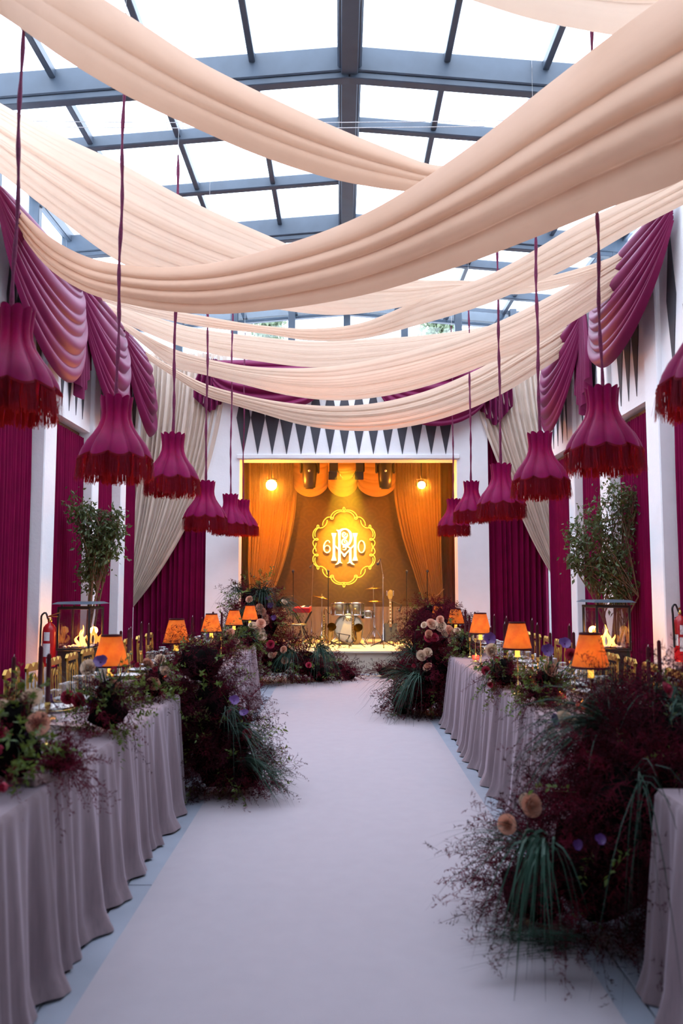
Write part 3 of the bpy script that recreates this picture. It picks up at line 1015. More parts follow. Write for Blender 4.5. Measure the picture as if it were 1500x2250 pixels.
tl = make_table_lamp()
LG = 'amber shaded table lamps'
tlist = [(243, 1464, 4.85, 'nearest left amber table lamp with a veined shade'), (387, 1413, 6.45, 'second left amber table lamp, above the feathery cascade'),
         (464, 1389, 8.2, 'third left amber table lamp, before the white pier'), (514, 1374, 9.6, 'fourth left amber table lamp from the left edge'),
         (549, 1362, 10.5, 'farthest left amber table lamp, beside the roses'), (1297, 1460, 4.6, 'nearest right amber table lamp behind arching grass'),
         (1136, 1411, 5.9, 'second amber table lamp from the right edge, before the burgundy curtain'), (1055, 1387, 7.7, 'third amber table lamp from the right, before the white pier'),
         (1001, 1371, 9.8, 'fourth amber table lamp from the right, above cream roses'), (963, 1361, 10.9, 'farthest right amber table lamp at the tan stage curtain')]
for i, (px, py, Y, lab) in enumerate(tlist):
    p = at(px, py, Y)
    o = tl if i == 0 else copy_tree(tl, p, label=lab, group=LG)
    s = (p[2] - TZ) / .285
    o.location = (p[0], Y, TZ)
    o['label'] = lab
    o['group'] = LG
    o.rotation_euler = (0, 0, i * .8)
    o.scale = (1.0, 1.0, min(1.12, max(.85, s)))

# ------------------------------------------------------------------ taper candles
ORD = 'first second third fourth fifth sixth seventh eighth ninth tenth eleventh twelfth thirteenth fourteenth fifteenth'.split()
def make_taper():
    t = thing('taper_candle', 'x', 'candle', (0, 0, TZ))
    MB().lathe([(.002, 0), (.034, .002), (.034, .006), (.008, .012), (.004, .03)], 16).tube([(0, 0, .02), (0, 0, .19)], .0035, 7).build('holder', M_BRASS, t)
    MB().lathe([(.004, .185), (.013, .195), (.015, .225), (.0125, .228)], 12).build('candle_cup', M_BRASS, t)
    MB().lathe([(.0125, .205), (.0115, .47), (.008, .478), (.003, .482)], 14).build('candle', M_CANDLE, t)
    MB().tube([(0, 0, .48), (.002, 0, .496)], .0018, 6).build('wick', M_WHITE, t)
    return t


tp = make_taper()
TG = ['burgundy taper candles on the near left table', 'burgundy taper candles on the far left table', 'burgundy taper candles on the right tables']
tapers = [(39, 1448, 4.6, 0), (97, 1413, 4.4, 0), (115, 1430, 4.1, 0), (270, 1383, 7.0, 1), (287, 1393, 7.3, 1), (291, 1378, 7.6, 1), (314, 1365, 7.2, 1),
          (330, 1380, 8.3, 1), (425, 1352, 8.2, 1), (446, 1356, 8.8, 1), (470, 1341, 8.9, 1), (489, 1342, 8.8, 1), (507, 1335, 10.2, 1),
          (1109, 1353, 6.6, 2), (1105, 1366, 6.3, 2), (1165, 1358, 6.5, 2), (1176, 1368, 6.4, 2), (1246, 1370, 6.4, 2), (1255, 1385, 6.2, 2), (1204, 1386, 6.2, 2), (1416, 1416, 5.0, 2),
          (1440, 1402, 5.2, 2), (1020, 1336, 9.2, 2), (1029, 1349, 8.9, 2), (1041, 1341, 8.4, 2), (1083, 1349, 7.5, 2), (1075, 1375, 7.2, 2)]
for i, (px, py, Y, g) in enumerate(tapers):
    p = at(px, py, Y)
    x = p[0]
    x = max(-1.9, min(-1.24, x)) if x < 0 else min(1.93, max(1.28, x))
    Y2 = (x / ((px - 750) / F)) * 1.0
    if abs(Y2 - Y) < 1.6:
        Y = Y2
    rank = sorted(q[0] for q in tapers if q[3] == g).index(px)
    lab = 'burgundy taper candle on a brass holder, %s from the left on the %s' % (ORD[rank], ('near left table', 'far left table', 'right tables')[g])
    o = tp if i == 0 else copy_tree(tp, p, label=lab, group=TG[g])
    o.location = (x, Y, TZ)
    o['group'] = TG[g]
    o['label'] = lab
    zt = at(px, py, Y)[2]
    o.scale = (1, 1, min(1.25, max(.8, (zt - TZ) / .496)))

# ------------------------------------------------------------------ chairs
def make_chair():
    t = thing('dining_chair', 'x', 'chair', (0, 0, FZ))
    # local: sitter faces +x, back plane near x = 0
    for sy in (-1, 1):
        y = sy * .135
        z = np.linspace(0, .89, 26)
        r = .009 + .003 * np.abs(np.sin(z * 26))
        MB().tube(np.stack([-.05 + .07 * np.minimum(1, z / .45) - .05 * np.maximum(0, z - .45), np.full(26, y), z], -1), r, 8).build('back_post', M_GOLD, t)
        MB().tube(np.stack([np.full(16, .37), np.full(16, sy * .175), np.linspace(0, .44, 16)], -1), .013 + .003 * np.abs(np.sin(np.linspace(0, 9, 16))), 8).build('leg', M_GOLD, t)
    for k in range(3):
        y = -.068 + .068 * k
        z = np.linspace(.50, .845, 22)
        r = .0035 + .003 * np.abs(np.sin(z * 40))
        MB().tube(np.stack([.02 - .05 * (z - .45), np.full(22, y), z], -1), r, 7).build('spindle', M_GOLD, t)
    arc = []
    yy = np.linspace(-.15, .15, 30)
    top = .895 + .035 * np.abs(np.cos(yy / .15 * PI * 1.5)) 
    P = np.zeros((30, 6, 3))
    for i in range(30):
        for j, (dx, zz) in enumerate(((-.012, .868), (-.012, top[i]), (.012, top[i]), (.012, .868), (.012, .868), (-.012, .868))):
            P[i, j] = (0.0 + dx - .005, yy[i], zz)
    MB().grid(P).build('crest_rail', M_GOLD, t, smooth=False)
    MB().tube([(.012, -.135, .49), (.012, .135, .49)], .011, 8).build('lower_rail', M_GOLD, t)
    for k in range(3):
        y0, y1 = -.135 + .09 * k, -.045 + .09 * k
        MB().tube([(-.002, y0 + (y1 - y0) * q, .78 + .055 * math.sin(PI * q)) for q in np.linspace(0, 1, 9)], .006, 6).build('arch', M_GOLD, t)
    MB().bevel_box((.19, 0, .445), (.40, .38, .03), .012).build('seat', M_GOLD, t, smooth=False)
    MB().bevel_box((.19, 0, .475), (.37, .35, .035), .016).build('cushion', M_CREAM, t)
    for sy in (-1, 1):
        MB().tube([(-.03, sy * .17, .22), (.37, sy * .175, .22)], .008, 7).build('stretcher', M_GOLD, t)
    return t


ch = make_chair()
first = True
for side, sx, ys_, g in (('left', -1, [5.62, 6.0, 6.45, 6.9, 7.33, 7.78, 8.25, 8.75, 9.25, 9.75, 10.25], 0), ('right', 1, [5.95, 6.4, 6.85, 7.3, 7.75, 8.2, 8.65, 9.1, 9.6, 10.1, 10.6], 1)):
    for i, y in enumerate(ys_):
        lab = 'gilt spindle-back dining chair, %s from the camera in the %s row' % (ORD[i], side)
        o = ch if first else copy_tree(ch, (0, 0, 0))
        first = False
        o.location = (sx * 2.38, y, FZ)
        o.rotation_euler = (0, 0, (0 if sx < 0 else PI) + .06 * math.sin(i * 2.3))
        o['label'] = lab
        o['group'] = 'gilt chairs along the %s row' % side

# ------------------------------------------------------------------ glassware, plates, napkins, votives
def make_glass(kind):
    if kind == 'wine':
        t = thing('wine_glass', 'x', 'glass', (0, 0, TZ))
        MB().lathe([(.002, .003), (.032, .002), (.032, .004), (.006, .008), (.0035, .02), (.0035, .09)], 14, cap=False).build('stem', M_GLASS, t)
        MB().lathe([(.003, .088), (.022, .100), (.034, .125), (.037, .150), (.033, .185), (.031, .20)], 18, cap=False).build('bowl', M_GLASS, t)
        MB().lathe([(.0305, .1985), (.0318, .1985), (.0318, .2012), (.0305, .2012), (.0305, .1985)], 18, cap=False).build('rim', M_CHROME, t)
    elif kind == 'flute':
        t = thing('tumbler', 'x', 'glass', (0, 0, TZ))
        MB().lathe([(.001, .004), (.030, .001), (.031, .006), (.034, .10), (.0345, .115)], 18, cap=False).build('body', M_GLASS, t)
        MB().lathe([(.0338, .1145), (.0353, .1145), (.0353, .1168), (.0338, .1168), (.0338, .1145)], 18, cap=False).build('rim', M_CHROME, t)
    return t


gw, gt = make_glass('wine'), make_glass('flute')


def make_plate():
    t = thing('dinner_plate', 'x', 'plate', (0, 0, TZ))
    MB().lathe([(.001, .002), (.10, .002), (.155, .010), (.158, .013), (.10, .007), (.001, .006)], 28).build('charger', M_BRASS, t)
    MB().lathe([(.001, .009), (.07, .009), (.125, .020), (.128, .023), (.072, .013), (.001, .012)], 28).build('dish', M_WHITE, t)
    return t


pl = make_plate()


def make_napkin():
    b = MB()
    for k in range(3):
        n, m = 14, 8
        P = np.zeros((n, m, 3))
        for i in range(n):
            for j in range(m):
                P[i, j] = ((j / (m - 1) - .5) * (.14 - .01 * k), (i / (n - 1) - .5) * (.30 - .02 * k), .006 + .007 * k + .004 * math.sin(j * 1.3 + k) - .004 * (abs(i - n / 2) / n))
        b.grid(P)
        b.grid(P[:, ::-1] - np.array((0, 0, .004)))
    return b.mesh('napkin', M_NAPKIN)


nap_me = make_napkin()


def make_votive():
    t = thing('votive_candle', 'x', 'candle', (0, 0, TZ))
    MB().lathe([(.001, .002), (.034, .001), (.037, .010), (.038, .045), (.035, .046), (.034, .012), (.001, .010)], 18, cap=False).build('red_cup', M_REDGLASS, t)
    MB().lathe([(.001, .012), (.031, .012), (.031, .030), (.001, .031)], 14, cap=False).build('wax', M_WHITE, t)
    MB().lathe([(.001, .031), (.006, .038), (.0075, .048), (.004, .062), (.0005, .074)], 8, cap=False).build('flame', M_FLAME, t)
    return t


vo = make_votive()
used = {'w': False, 't': False, 'p': False, 'v': False}


def place(key, proto, loc, label, group, rz=0, sc=1.0):
    if not used[key]:
        o = proto
        used[key] = True
    else:
        o = copy_tree(proto, loc)
    o.location = tuple(float(q) for q in loc)
    o.rotation_euler = (0, 0, rz)
    o.scale = (sc,) * 3
    o['label'] = label
    o['group'] = group
    return o


rng = random.Random(4)
for side, sx, seats in (('near left', -1, [4.35, 4.78, 5.2, 5.6]), ('far left', -1, [7.0, 7.45, 7.9, 8.35, 8.8, 9.25, 9.7, 10.15]), ('right middle', 1, [4.6, 5.05, 5.5, 5.95, 6.4, 6.85, 7.3, 7.75, 8.2, 8.65]), ('far right', 1, [9.7, 10.1, 10.6])):
    for y in seats:
        place('p', pl, (sx * 1.80, y, TZ), 'gold rimmed white dinner plate laid on the %s table' % side, 'plates on the %s table' % side)
        for (dx, dy, k) in ((1.60, -.13, 'w'), (1.57, -.02, 'w'), (1.62, .10, 'w'), (1.52, .05, 't')):
            q = (sx * (dx + rng.uniform(-.02, .02)), y + dy + rng.uniform(-.02, .02), TZ)
            if k == 'w':
                place('w', gw, q, 'clear stemmed wine glass on the %s table' % side, 'wine glasses on the %s table' % side, sc=rng.uniform(.95, 1.12))
            else:
                place('t', gt, q, 'clear tumbler on the %s table' % side, 'tumblers on the %s table' % side)
for i, (px, py, lab) in enumerate(((60, 1712, 'nearest folded rose napkin at the left edge of the table'), (150, 1600, 'folded rose napkin between the two near left flower arrangements'), (250, 1525, 'folded rose napkin behind the nearest left table lamp'))):
    p = at(px, py, 1.0)
    d = p - np.array((0, 0, H))
    k = (TZ - H) / d[2]
    x, y = d[0] * k, d[1] * k
    x = max(-1.85, min(-1.30, x))
    o = put('folded_napkin', nap_me, None, (x, y, TZ), (0, 0, 1.2))
    tag(o, lab, 'napkin', 'folded napkins on the near left table')
votives = [(140, 1558, 'red glass votive beside the purple calla on the near left table'), (180, 1510, None), (230, 1490, None), (318, 1500, None), (330, 1448, None), (470, 1408, None), (522, 1398, None), (492, 1420, None),
           (1045, 1450, None), (1110, 1497, None), (1160, 1470, None), (1258, 1472, None), (1255, 1535, None), (1205, 1500, None), (1310, 1510, None), (1065, 1425, None), (1020, 1430, None), (1350, 1560, None)]
for i, (px, py, lab) in enumerate(votives):
    d = at(px, py, 1.0) - np.array((0, 0, H))
    k = (TZ - H) / d[2]
    x, y = d[0] * k, d[1] * k
    x = max(-1.5, min(-1.26, x)) if x < 0 else min(1.5, max(1.30, x))
    side = 'near left' if x < 0 and y < 6 else 'far left' if x < 0 else 'right'
    if x < 0 and 5.85 < y < 6.85:
        y = 6.95
    if x > 0 and y < 4.35:
        y = 4.4
    if x > 0 and 9.0 < y < 9.6:
        y = 9.7
    y = min(y, 10.6 if x < 0 else 11.6)
    o = place('v', vo, (x, y, TZ), lab or 'lit votive candle in a red glass on the %s table' % side, 'votives on the %s table' % side)
    if i % 2 == 0:
        light('votive_light', 'POINT', (0, 0, .085), .35, (1, .42, .12), .01, o)

# ------------------------------------------------------------------ plants
def perp(D, rng):
    R = rng.standard_normal(D.shape)
    R -= D * (R * D).sum(1)[:, None] / ((D * D).sum(1)[:, None] + 1e-9)
    return R / (np.linalg.norm(R, axis=1)[:, None] + 1e-9)


def unit(a):
    return a / (np.linalg.norm(a, axis=-1, keepdims=True) + 1e-9)


def spikes(mb, P0, P1, w, rng):
    """thin triangles from P0 to P1"""
    n = len(P0)
    S = perp(P1 - P0, rng) * w
    V = np.stack([P0 - S, P0 + S, P1], 1)
    mb.add(V.reshape(-1, 3), np.arange(n * 3).reshape(n, 3))


def plumes(mb, base, dirn, length, rng, K=16, J=6, fine=.0018, spread=.26):
    """feathery fronds: stem, branchlets, barbs"""
    n = len(base)
    T = np.linspace(.12, 1.0, K)
    L = length[:, None]
    dr = rng.uniform(.15, .45, n)
    pts = base[:, None] + dirn[:, None] * (L * T)[:, :, None]
    pts[:, :, 2] -= (dr[:, None] * L * T ** 2)
    spikes(mb, base, pts[:, K // 2], .0022, rng)
    spikes(mb, pts[:, K // 2 - 1], pts[:, -1], .0016, rng)
    B0 = pts.reshape(-1, 3)
    D = np.repeat(dirn, K, 0)
    bl = (np.repeat(length, K) * spread * np.tile(1.15 - .8 * T, n)) * rng.uniform(.6, 1.2, n * K)
    S = perp(D, rng)
    BD = unit(S + D * .7)
    B1 = B0 + BD * bl[:, None]
    B1[:, 2] -= .15 * bl
    spikes(mb, B0, B1, fine * .8, rng)
    q = rng.uniform(.25, 1.0, (n * K, J))
    C0 = (B0[:, None] + (B1 - B0)[:, None] * q[:, :, None]).reshape(-1, 3)
    CD = unit(perp(np.repeat(BD, J, 0), rng) + np.repeat(BD, J, 0) * .8)
    C1 = C0 + CD * (np.repeat(bl, J) * rng.uniform(.22, .5, n * K * J))[:, None]
    spikes(mb, C0, C1, fine, rng)


def blades(mb, base, dirn, length, rng, w=.004, droop=(.4, 1.1), S=6):
    n = len(base)
    t = np.linspace(0, 1, S)
    dr = rng.uniform(*droop, n)
    P = base[:, None] + dirn[:, None] * (length[:, None] * t)[:, :, None]
    P[:, :, 2] -= dr[:, None] * length[:, None] * t ** 2.2
    side = unit(np.cross(dirn, np.array((0, 0, 1.0))) + .5 * rng.standard_normal((n, 3)))
    W = (w * rng.uniform(.6, 1.3, n))[:, None, None] * (1 - .93 * t ** 1.6)[None, :, None]
    A, B = P - side[:, None] * W, P + side[:, None] * W
    V = np.stack([A, B], 2).reshape(n, S * 2, 3)
    q = np.array([[2 * i, 2 * i + 1, 2 * i + 3, 2 * i + 2] for i in range(S - 1)])
    Fq = (np.arange(n)[:, None, None] * (S * 2) + q[None]).reshape(-1, 4)
    mb.add(V.reshape(-1, 3), Fq)


def leaves(mb, c, dirn, size, rng, asp=.45):
    n = len(c)
    S = perp(dirn, rng)
    N = np.cross(dirn, S)
    L = size[:, None]
    V = np.stack([c, c + dirn * L * .45 + S * L * asp * .5 + N * L * .1, c + dirn * L, c + dirn * L * .45 - S * L * asp * .5 + N * L * .1], 1)
    b = np.arange(n)[:, None] * 4
    mb.add(V.reshape(-1, 3), np.concatenate([b + np.array([[0, 1, 2]]), b + np.array([[0, 2, 3]])]))


def sprigs(mbl, mbs, base, dirn, length, rng, K=14, size=.03):
    n = len(base)
    T = np.linspace(.2, 1.0, K)
    dr = rng.uniform(.0, .5, n)
    pts = base[:, None] + dirn[:, None] * (length[:, None] * T)[:, :, None]
    pts[:, :, 2] -= dr[:, None] * length[:, None] * T ** 2
    spikes(mbs, base, pts[:, -1], .002, rng)
    c = pts.reshape(-1, 3)
    D = np.repeat(dirn, K, 0)
    leaves(mbl, c, unit(perp(D, rng) + D * .4), size * rng.uniform(.6, 1.3, n * K), rng)


def ico_blob(mb, c, r, rng):
    th = np.linspace(0, PI, 9)
    ph = np.linspace(0, 2 * PI, 14, endpoint=False)
    P = np.zeros((9, 14, 3))
    for i in range(9):
        for j in range(14):
            k = 1 + .16 * math.sin(3 * ph[j] + 4 * th[i] + c[0] * 9) + rng.uniform(-.06, .06)
            P[i, j] = (math.sin(th[i]) * math.cos(ph[j]) * k, math.sin(th[i]) * math.sin(ph[j]) * k, math.cos(th[i]) * k)
    mb.grid(P * np.asarray(r) + np.asarray(c), closed_v=True)


# flowers ---------------------------------------------------------
def petal(mb, ang, r0, r1, z0, z1, wid, curl):
    n, m = 4, 5
    P = np.zeros((n, m, 3))
    for i in range(n):
        t = i / (n - 1)
        r = r0 + (r1 - r0) * math.sin(t * PI / 2)
        z = z0 + (z1 - z0) * t ** 1.4
        if i == n - 1:
            r += curl
            z -= curl * .4
        for j in range(m):
            s = (j / (m - 1) - .5) * 2
            a = ang + s * wid * (.35 + .65 * math.sin(PI * (.15 + .6 * t)))
            P[i, j] = (r * math.cos(a), r * math.sin(a), z - .12 * abs(s) ** 2 * t * (z1 - z0))
    mb.grid(P)


def rose_mesh(m, full=True):
    b = MB()
    g = random.Random(2)
    for L, (n, r1, z1, wd, cu) in enumerate(((3, .20, .98, 1.3, -.06), (4, .36, .96, 1.0, .0), (5, .56, .86, .85, .05), (6, .80, .66, .72, .12), (6, 1.02, .40, .66, .16))):
        for k in range(n):
            petal(b, 2 * PI * k / n + L * .6 + g.uniform(-.15, .15), .10, r1 * g.uniform(.93, 1.05), 0, z1 * g.uniform(.93, 1.05), wd, cu)
    b.lathe([(.0, -.2), (.12, -.12), (.16, .0), (.05, .05)], 8, cap=False)
    return b.mesh('rose', m)


def cup_mesh(m, name, n, r1, z1, curl):
    b = MB()
    for k in range(n):
        petal(b, 2 * PI * k / n, .12, r1 * (1 if k % 2 else .85), 0, z1, .75, curl)
    b.lathe([(.0, .0), (.14, .05), (.12, .2), (.01, .25)], 8, cap=False)
    b.tube([(0, 0, .02), (.05, 0, -1.0)], .06, 5)
    return b.mesh(name, m)


def calla_mesh(m):
    b = MB()
    n, k = 8, 14
    P = np.zeros((n, k, 3))
    for i in range(n):
        t = i / (n - 1)
        for j in range(k):
            a = 2 * PI * j / (k - 1) * .95
            r = .08 + .42 * t ** 1.6
            P[i, j] = (r * math.cos(a), r * math.sin(a), t * 1.3 + .6 * t * t * max(0, math.cos(a)) - .3 * t * (math.cos(a) < -.5))
    b.grid(P)
    b.tube([(0, 0, .1), (0, 0, -1.2)], .06, 6)
    return b.mesh('calla_lily', m)


FLW = {'peach': ('rose', rose_mesh(M_PEACH)), 'cream': ('rose', rose_mesh(M_CREAMP)), 'crimson': ('tulip', cup_mesh(M_PINKP, 'tulip', 6, .62, 1.15, -.12)),
       'violet': ('anemone', cup_mesh(M_PURP, 'anemone', 7, 1.0, .5, .15)), 'calla': ('calla_lily', calla_mesh(M_PURP)), 'ranunculus': ('ranunculus', rose_mesh(M_PINKP))}


def flowers(root, spec, rng, view=(0, -1, .5)):
    o0 = np.array(root.location)
    for (kind, p, sz) in spec:
        nm, me = FLW[kind]
        d = unit(np.array(view) + rng.normal(0, .35, 3))
        q = Vector(d).to_track_quat('Z', 'Y')
        o = put(nm, me, root, np.asarray(p) - o0, q.to_euler(), sz)


def surf(ells, n, rng, up=None, inner=.75):
    """random points & outward normals on a union of ellipsoids"""
    P, N = [], []
    w = np.array([e[1][0] * e[1][1] + e[1][0] * e[1][2] + e[1][1] * e[1][2] for e in ells])
    cnt = rng.multinomial(n, w / w.sum())
    for (c, r), k in zip(ells, cnt):
        d = unit(rng.standard_normal((k, 3)))
        p = np.asarray(c) + d * np.asarray(r) * rng.uniform(inner, 1.0, (k, 1))
        nn = unit(d / np.asarray(r))
        P.append(p)
        N.append(nn)
    P, N = np.concatenate(P), np.concatenate(N)
    k = P[:, 2] > .03
    return P[k], N[k]


def arrangement(name, label, cat, base, ells, seed, n_plume=60, n_plumed=0, n_sprig=20, tufts=(), fl=(), plume_len=(.15, .35), sprig_len=(.12, .28), leaf=.03, group=None, fine=.0018, core=True, view=(0, -1, .5), K=16, J=6, fine_s=.26, zmin=None):
    rng = np.random.default_rng(seed)
    root = thing(name, label, cat, base, group=group)
    o0 = np.array(base, float)
    zmin = base[2] if zmin is None else zmin
    sh = lambda b: (setattr(b, 'v', [np.column_stack([v[:, 0], v[:, 1], np.maximum(v[:, 2], zmin + .004)]) - o0 for v in b.v]), b)[1]
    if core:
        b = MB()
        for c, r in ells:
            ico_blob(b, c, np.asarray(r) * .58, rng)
        sh(b).build('dark_core', M_CORE, root)  # near-black core added inside so gaps between the fronds look dark
    for nm, cnt, mt in (('feathery_foliage', n_plume, M_PLUME), ('dark_feathery_foliage', n_plumed, M_PLUMED)):
        if cnt:
            P, N = surf(ells, cnt, rng)
            b = MB()
            plumes(b, P - N * .05, unit(N + rng.normal(0, .45, N.shape) + np.array((0, 0, .15))), rng.uniform(*plume_len, len(P)), rng, K, J, fine, fine_s)
            o = sh(b).build(nm, mt, root, smooth=False)
            o['kind'] = 'stuff'
    if n_sprig:
        P, N = surf(ells, n_sprig, rng)
        bl, bs = MB(), MB()
        sprigs(bl, bs, P - N * .03, unit(N + rng.normal(0, .5, N.shape) + np.array((0, 0, .3))), rng.uniform(*sprig_len, len(P)), rng, 14, leaf)
        bl.add(np.concatenate(bs.v), bs.f[0])
        o = sh(bl).build('green_leaves', M_GREEN, root, smooth=False)
        o['kind'] = 'stuff'
    for (c, d, n, ln, w, sp, dr) in tufts:
        b = MB()
        D = unit(np.asarray(d, float) + rng.normal(0, sp, (n, 3)))
        blades(b, np.asarray(c) + rng.normal(0, .02, (n, 3)), D, ln * rng.uniform(.6, 1.15, n), rng, w, dr)
        o = sh(b).build('grass_tuft', M_GRASS, root, smooth=False)
        o['kind'] = 'stuff'
    flowers(root, fl, rng, view)
    return root


def A(px, py, Y):
    return at(px, py, Y)


# right near cascade (largest)
e = [((1.12, 3.75, .30), (.36, .42, .34)), ((1.40, 3.75, .55), (.30, .45, .45)), ((1.5, 3.85, .85), (.28, .40, .26)), ((1.35, 4.05, .78), (.26, .3, .25)), ((.86, 3.85, .16), (.22, .34, .2)), ((1.22, 3.55, .6), (.26, .3, .3))]
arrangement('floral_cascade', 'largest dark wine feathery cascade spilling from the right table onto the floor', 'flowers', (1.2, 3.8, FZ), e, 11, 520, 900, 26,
            tufts=[(A(1330, 1600, 3.75), (-.8, -.25, .45), 110, .50, .0035, .20, (.4, .9)), (A(1340, 1560, 3.9), (-.3, -.3, 1.0), 50, .42, .0022, .35, (.1, .7)), (A(1195, 1860, 3.4), (-.35, -.6, .65), 46, .36, .0065, .22, (1.1, 1.9)),
                    (A(1150, 1850, 3.6), (-1, 0, .45), 50, .40, .0016, .35, (.2, .9)), (A(1260, 2068, 3.35), (-1, -.05, .05), 70, .42, .0018, .08, (0, .1)), (A(1400, 1700, 3.3), (-.1, -.5, .2), 16, .45, .003, .25, (1.0, 1.6)),
                    (A(1440, 1540, 3.9), (.2, -.3, 1.0), 60, .36, .0045, .45, (.6, 1.4)), (A(1490, 1560, 3.5), (.2, -.3, .9), 36, .26, .0045, .5, (.6, 1.4))],
            fl=[('peach', A(1165, 1770, 3.6), .042), ('peach', A(1115, 1812, 3.6), .036), ('cream', A(1152, 1762, 3.75), .032), ('violet', A(1318, 1846, 3.25), .020), ('violet', A(1268, 1856, 3.3), .018), ('violet', A(1215, 1585, 3.75), .03), ('cream', A(1238, 1583, 3.8), .04),
                ('ranunculus', A(1462, 1518, 3.6), .032), ('cream', A(1255, 1590, 3.85), .03)], plume_len=(.2, .42), leaf=.028)
# left near cascade
e = [((-.98, 6.25, .62), (.24, .28, .36)), ((-1.08, 6.3, .95), (.30, .25, .2)), ((-.92, 6.2, .25), (.30, .3, .3)), ((-.72, 6.15, .18), (.24, .28, .2)), ((-.78, 6.15, .45), (.2, .24, .25)), ((-1.2, 6.35, .5), (.16, .3, .5))]
arrangement('floral_cascade', 'dark wine and green cascade spilling from the end of the left table', 'flowers', (-.95, 6.2, FZ), e, 12, 320, 760, 90,
            tufts=[(A(520, 1600, 5.9), (.75, -.4, .15), 60, .34, .0035, .22, (.4, 1.1)), (A(530, 1670, 5.9), (.8, -.3, .2), 80, .36, .0035, .25, (.3, 1.1)), (A(500, 1560, 6.0), (.3, -.6, .3), 30, .3, .0035, .3, (.5, 1.2)), (A(590, 1705, 5.9), (1, -.1, .05), 50, .25, .002, .15, (0, .2))],
            fl=[('violet', A(514, 1540, 5.85), .035), ('violet', A(536, 1568, 5.85), .03), ('ranunculus', A(543, 1612, 5.85), .03)], plume_len=(.16, .36), leaf=.032, sprig_len=(.18, .38))
# right far cascade
e = [((1.08, 9.75, .55), (.26, .4, .42)), ((.95, 9.8, .25), (.34, .4, .28)), ((1.2, 10.0, .95), (.34, .5, .26)), ((.72, 9.75, .15), (.22, .3, .18)), ((1.35, 10.6, .95), (.3, .5, .22))]
fl = [(k, A(x, y, 9.45), s) for k, x, y, s in (('cream', 927, 1440, .055), ('cream', 939, 1435, .05), ('peach', 940, 1467, .05), ('peach', 995, 1409, .055), ('cream', 968, 1378, .06), ('cream', 952, 1374, .05), ('peach', 986, 1386, .055), ('peach', 941, 1394, .045),
                                               ('cream', 975, 1394, .045), ('crimson', 908, 1468, .045), ('cream', 889, 1505, .04), ('ranunculus', 953, 1402, .05), ('ranunculus', 940, 1403, .045), ('cream', 932, 1374, .035), ('cream', 1004, 1388, .04), ('peach', 946, 1370, .045), ('peach', 967, 1362, .04))]
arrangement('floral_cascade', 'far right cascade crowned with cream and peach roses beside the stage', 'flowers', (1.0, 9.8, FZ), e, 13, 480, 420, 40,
            tufts=[(A(925, 1490, 9.4), (-.6, -.5, .6), 110, .55, .006, .3, (.8, 1.6)), (A(900, 1480, 9.5), (-1, -.3, .4), 80, .6, .003, .25, (.3, 1.0)), (A(910, 1435, 9.7), (-.7, -.3, .6), 60, .45, .004, .35, (.3, 1.0))], fl=fl, plume_len=(.2, .4), leaf=.045, fine=.003)
# left stage cascade
e = [((-1.45, 12.6, .6), (.34, .35, .7)), ((-1.35, 12.8, 1.25), (.36, .3, .35)), ((-1.0, 12.9, .4), (.4, .35, .36)), ((-.55, 13.1, .3), (.42, .3, .28)), ((-.35, 13.0, .15), (.3, .25, .18)), ((-1.15, 12.7, .9), (.25, .3, .35))]
fl = [(k, A(x, y, 12.4), s) for k, x, y, s in (('peach', 548, 1318, .05), ('peach', 570, 1336, .055), ('peach', 577, 1345, .05), ('peach', 565, 1343, .05), ('peach', 583, 1358, .05), ('peach', 584, 1366, .045), ('peach', 572, 1372, .055), ('cream', 624, 1324, .045),
                                               ('peach', 624, 1428, .05), ('peach', 604, 1441, .05), ('peach', 625, 1451, .05), ('violet', 590, 1315, .045), ('violet', 594, 1331, .045), ('violet', 601, 1358, .04), ('cream', 595, 1440, .04), ('ranunculus', 678, 1462, .04), ('cream', 575, 1388, .05), ('cream', 578, 1400, .05))]
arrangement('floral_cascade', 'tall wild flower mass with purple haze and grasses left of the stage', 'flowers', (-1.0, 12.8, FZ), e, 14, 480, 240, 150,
            tufts=[(A(575, 1310, 12.5), (.3, -.4, .8), 120, .55, .006, .35, (.6, 1.4)), (A(610, 1330, 12.5), (.7, -.3, .6), 90, .55, .005, .3, (.5, 1.3)), (A(640, 1440, 12.5), (-.2, -.5, .7), 120, .5, .006, .35, (.8, 1.6)), (A(700, 1430, 12.7), (.3, -.5, .6), 130, .5, .006, .3, (.8, 1.6)),
                    (A(560, 1350, 12.4), (-.5, -.3, .8), 90, .5, .006, .35, (.5, 1.3)), (A(530, 1300, 12.6), (-.5, -.3, .8), 70, .4, .005, .35, (.5, 1.3))], fl=fl, plume_len=(.22, .48), leaf=.05, fine=.0035, sprig_len=(.2, .5))
e = [((-.05, 13.25, .16), (.22, .16, .17)), ((.12, 13.2, .10), (.16, .14, .12))]
arrangement('floral_clump', 'small loose burgundy clump on the floor before the stage', 'flowers', (0, 13.25, FZ), e, 15, 90, 60, 0, plume_len=(.18, .4), fine=.0035, K=12)
e = [((.75, 13.75, .10), (.28, .16, .12)), ((1.0, 13.7, .14), (.2, .16, .16))]
arrangement('floral_clump', 'low burgundy clump at the foot of the stage, right of centre', 'flowers', (.8, 13.7, FZ), e, 16, 120, 60, 0, plume_len=(.15, .3), fine=.0035, K=12)
e = [((1.35, 14.0, .55), (.26, .2, .5)), ((1.5, 14.0, 1.0), (.26, .2, .3))]
arrangement('floral_clump', 'upright burgundy and green foliage at the right stage corner', 'flowers', (1.4, 14.0, FZ), e, 17, 170, 60, 60, plume_len=(.2, .45), fine=.0035, leaf=.045)

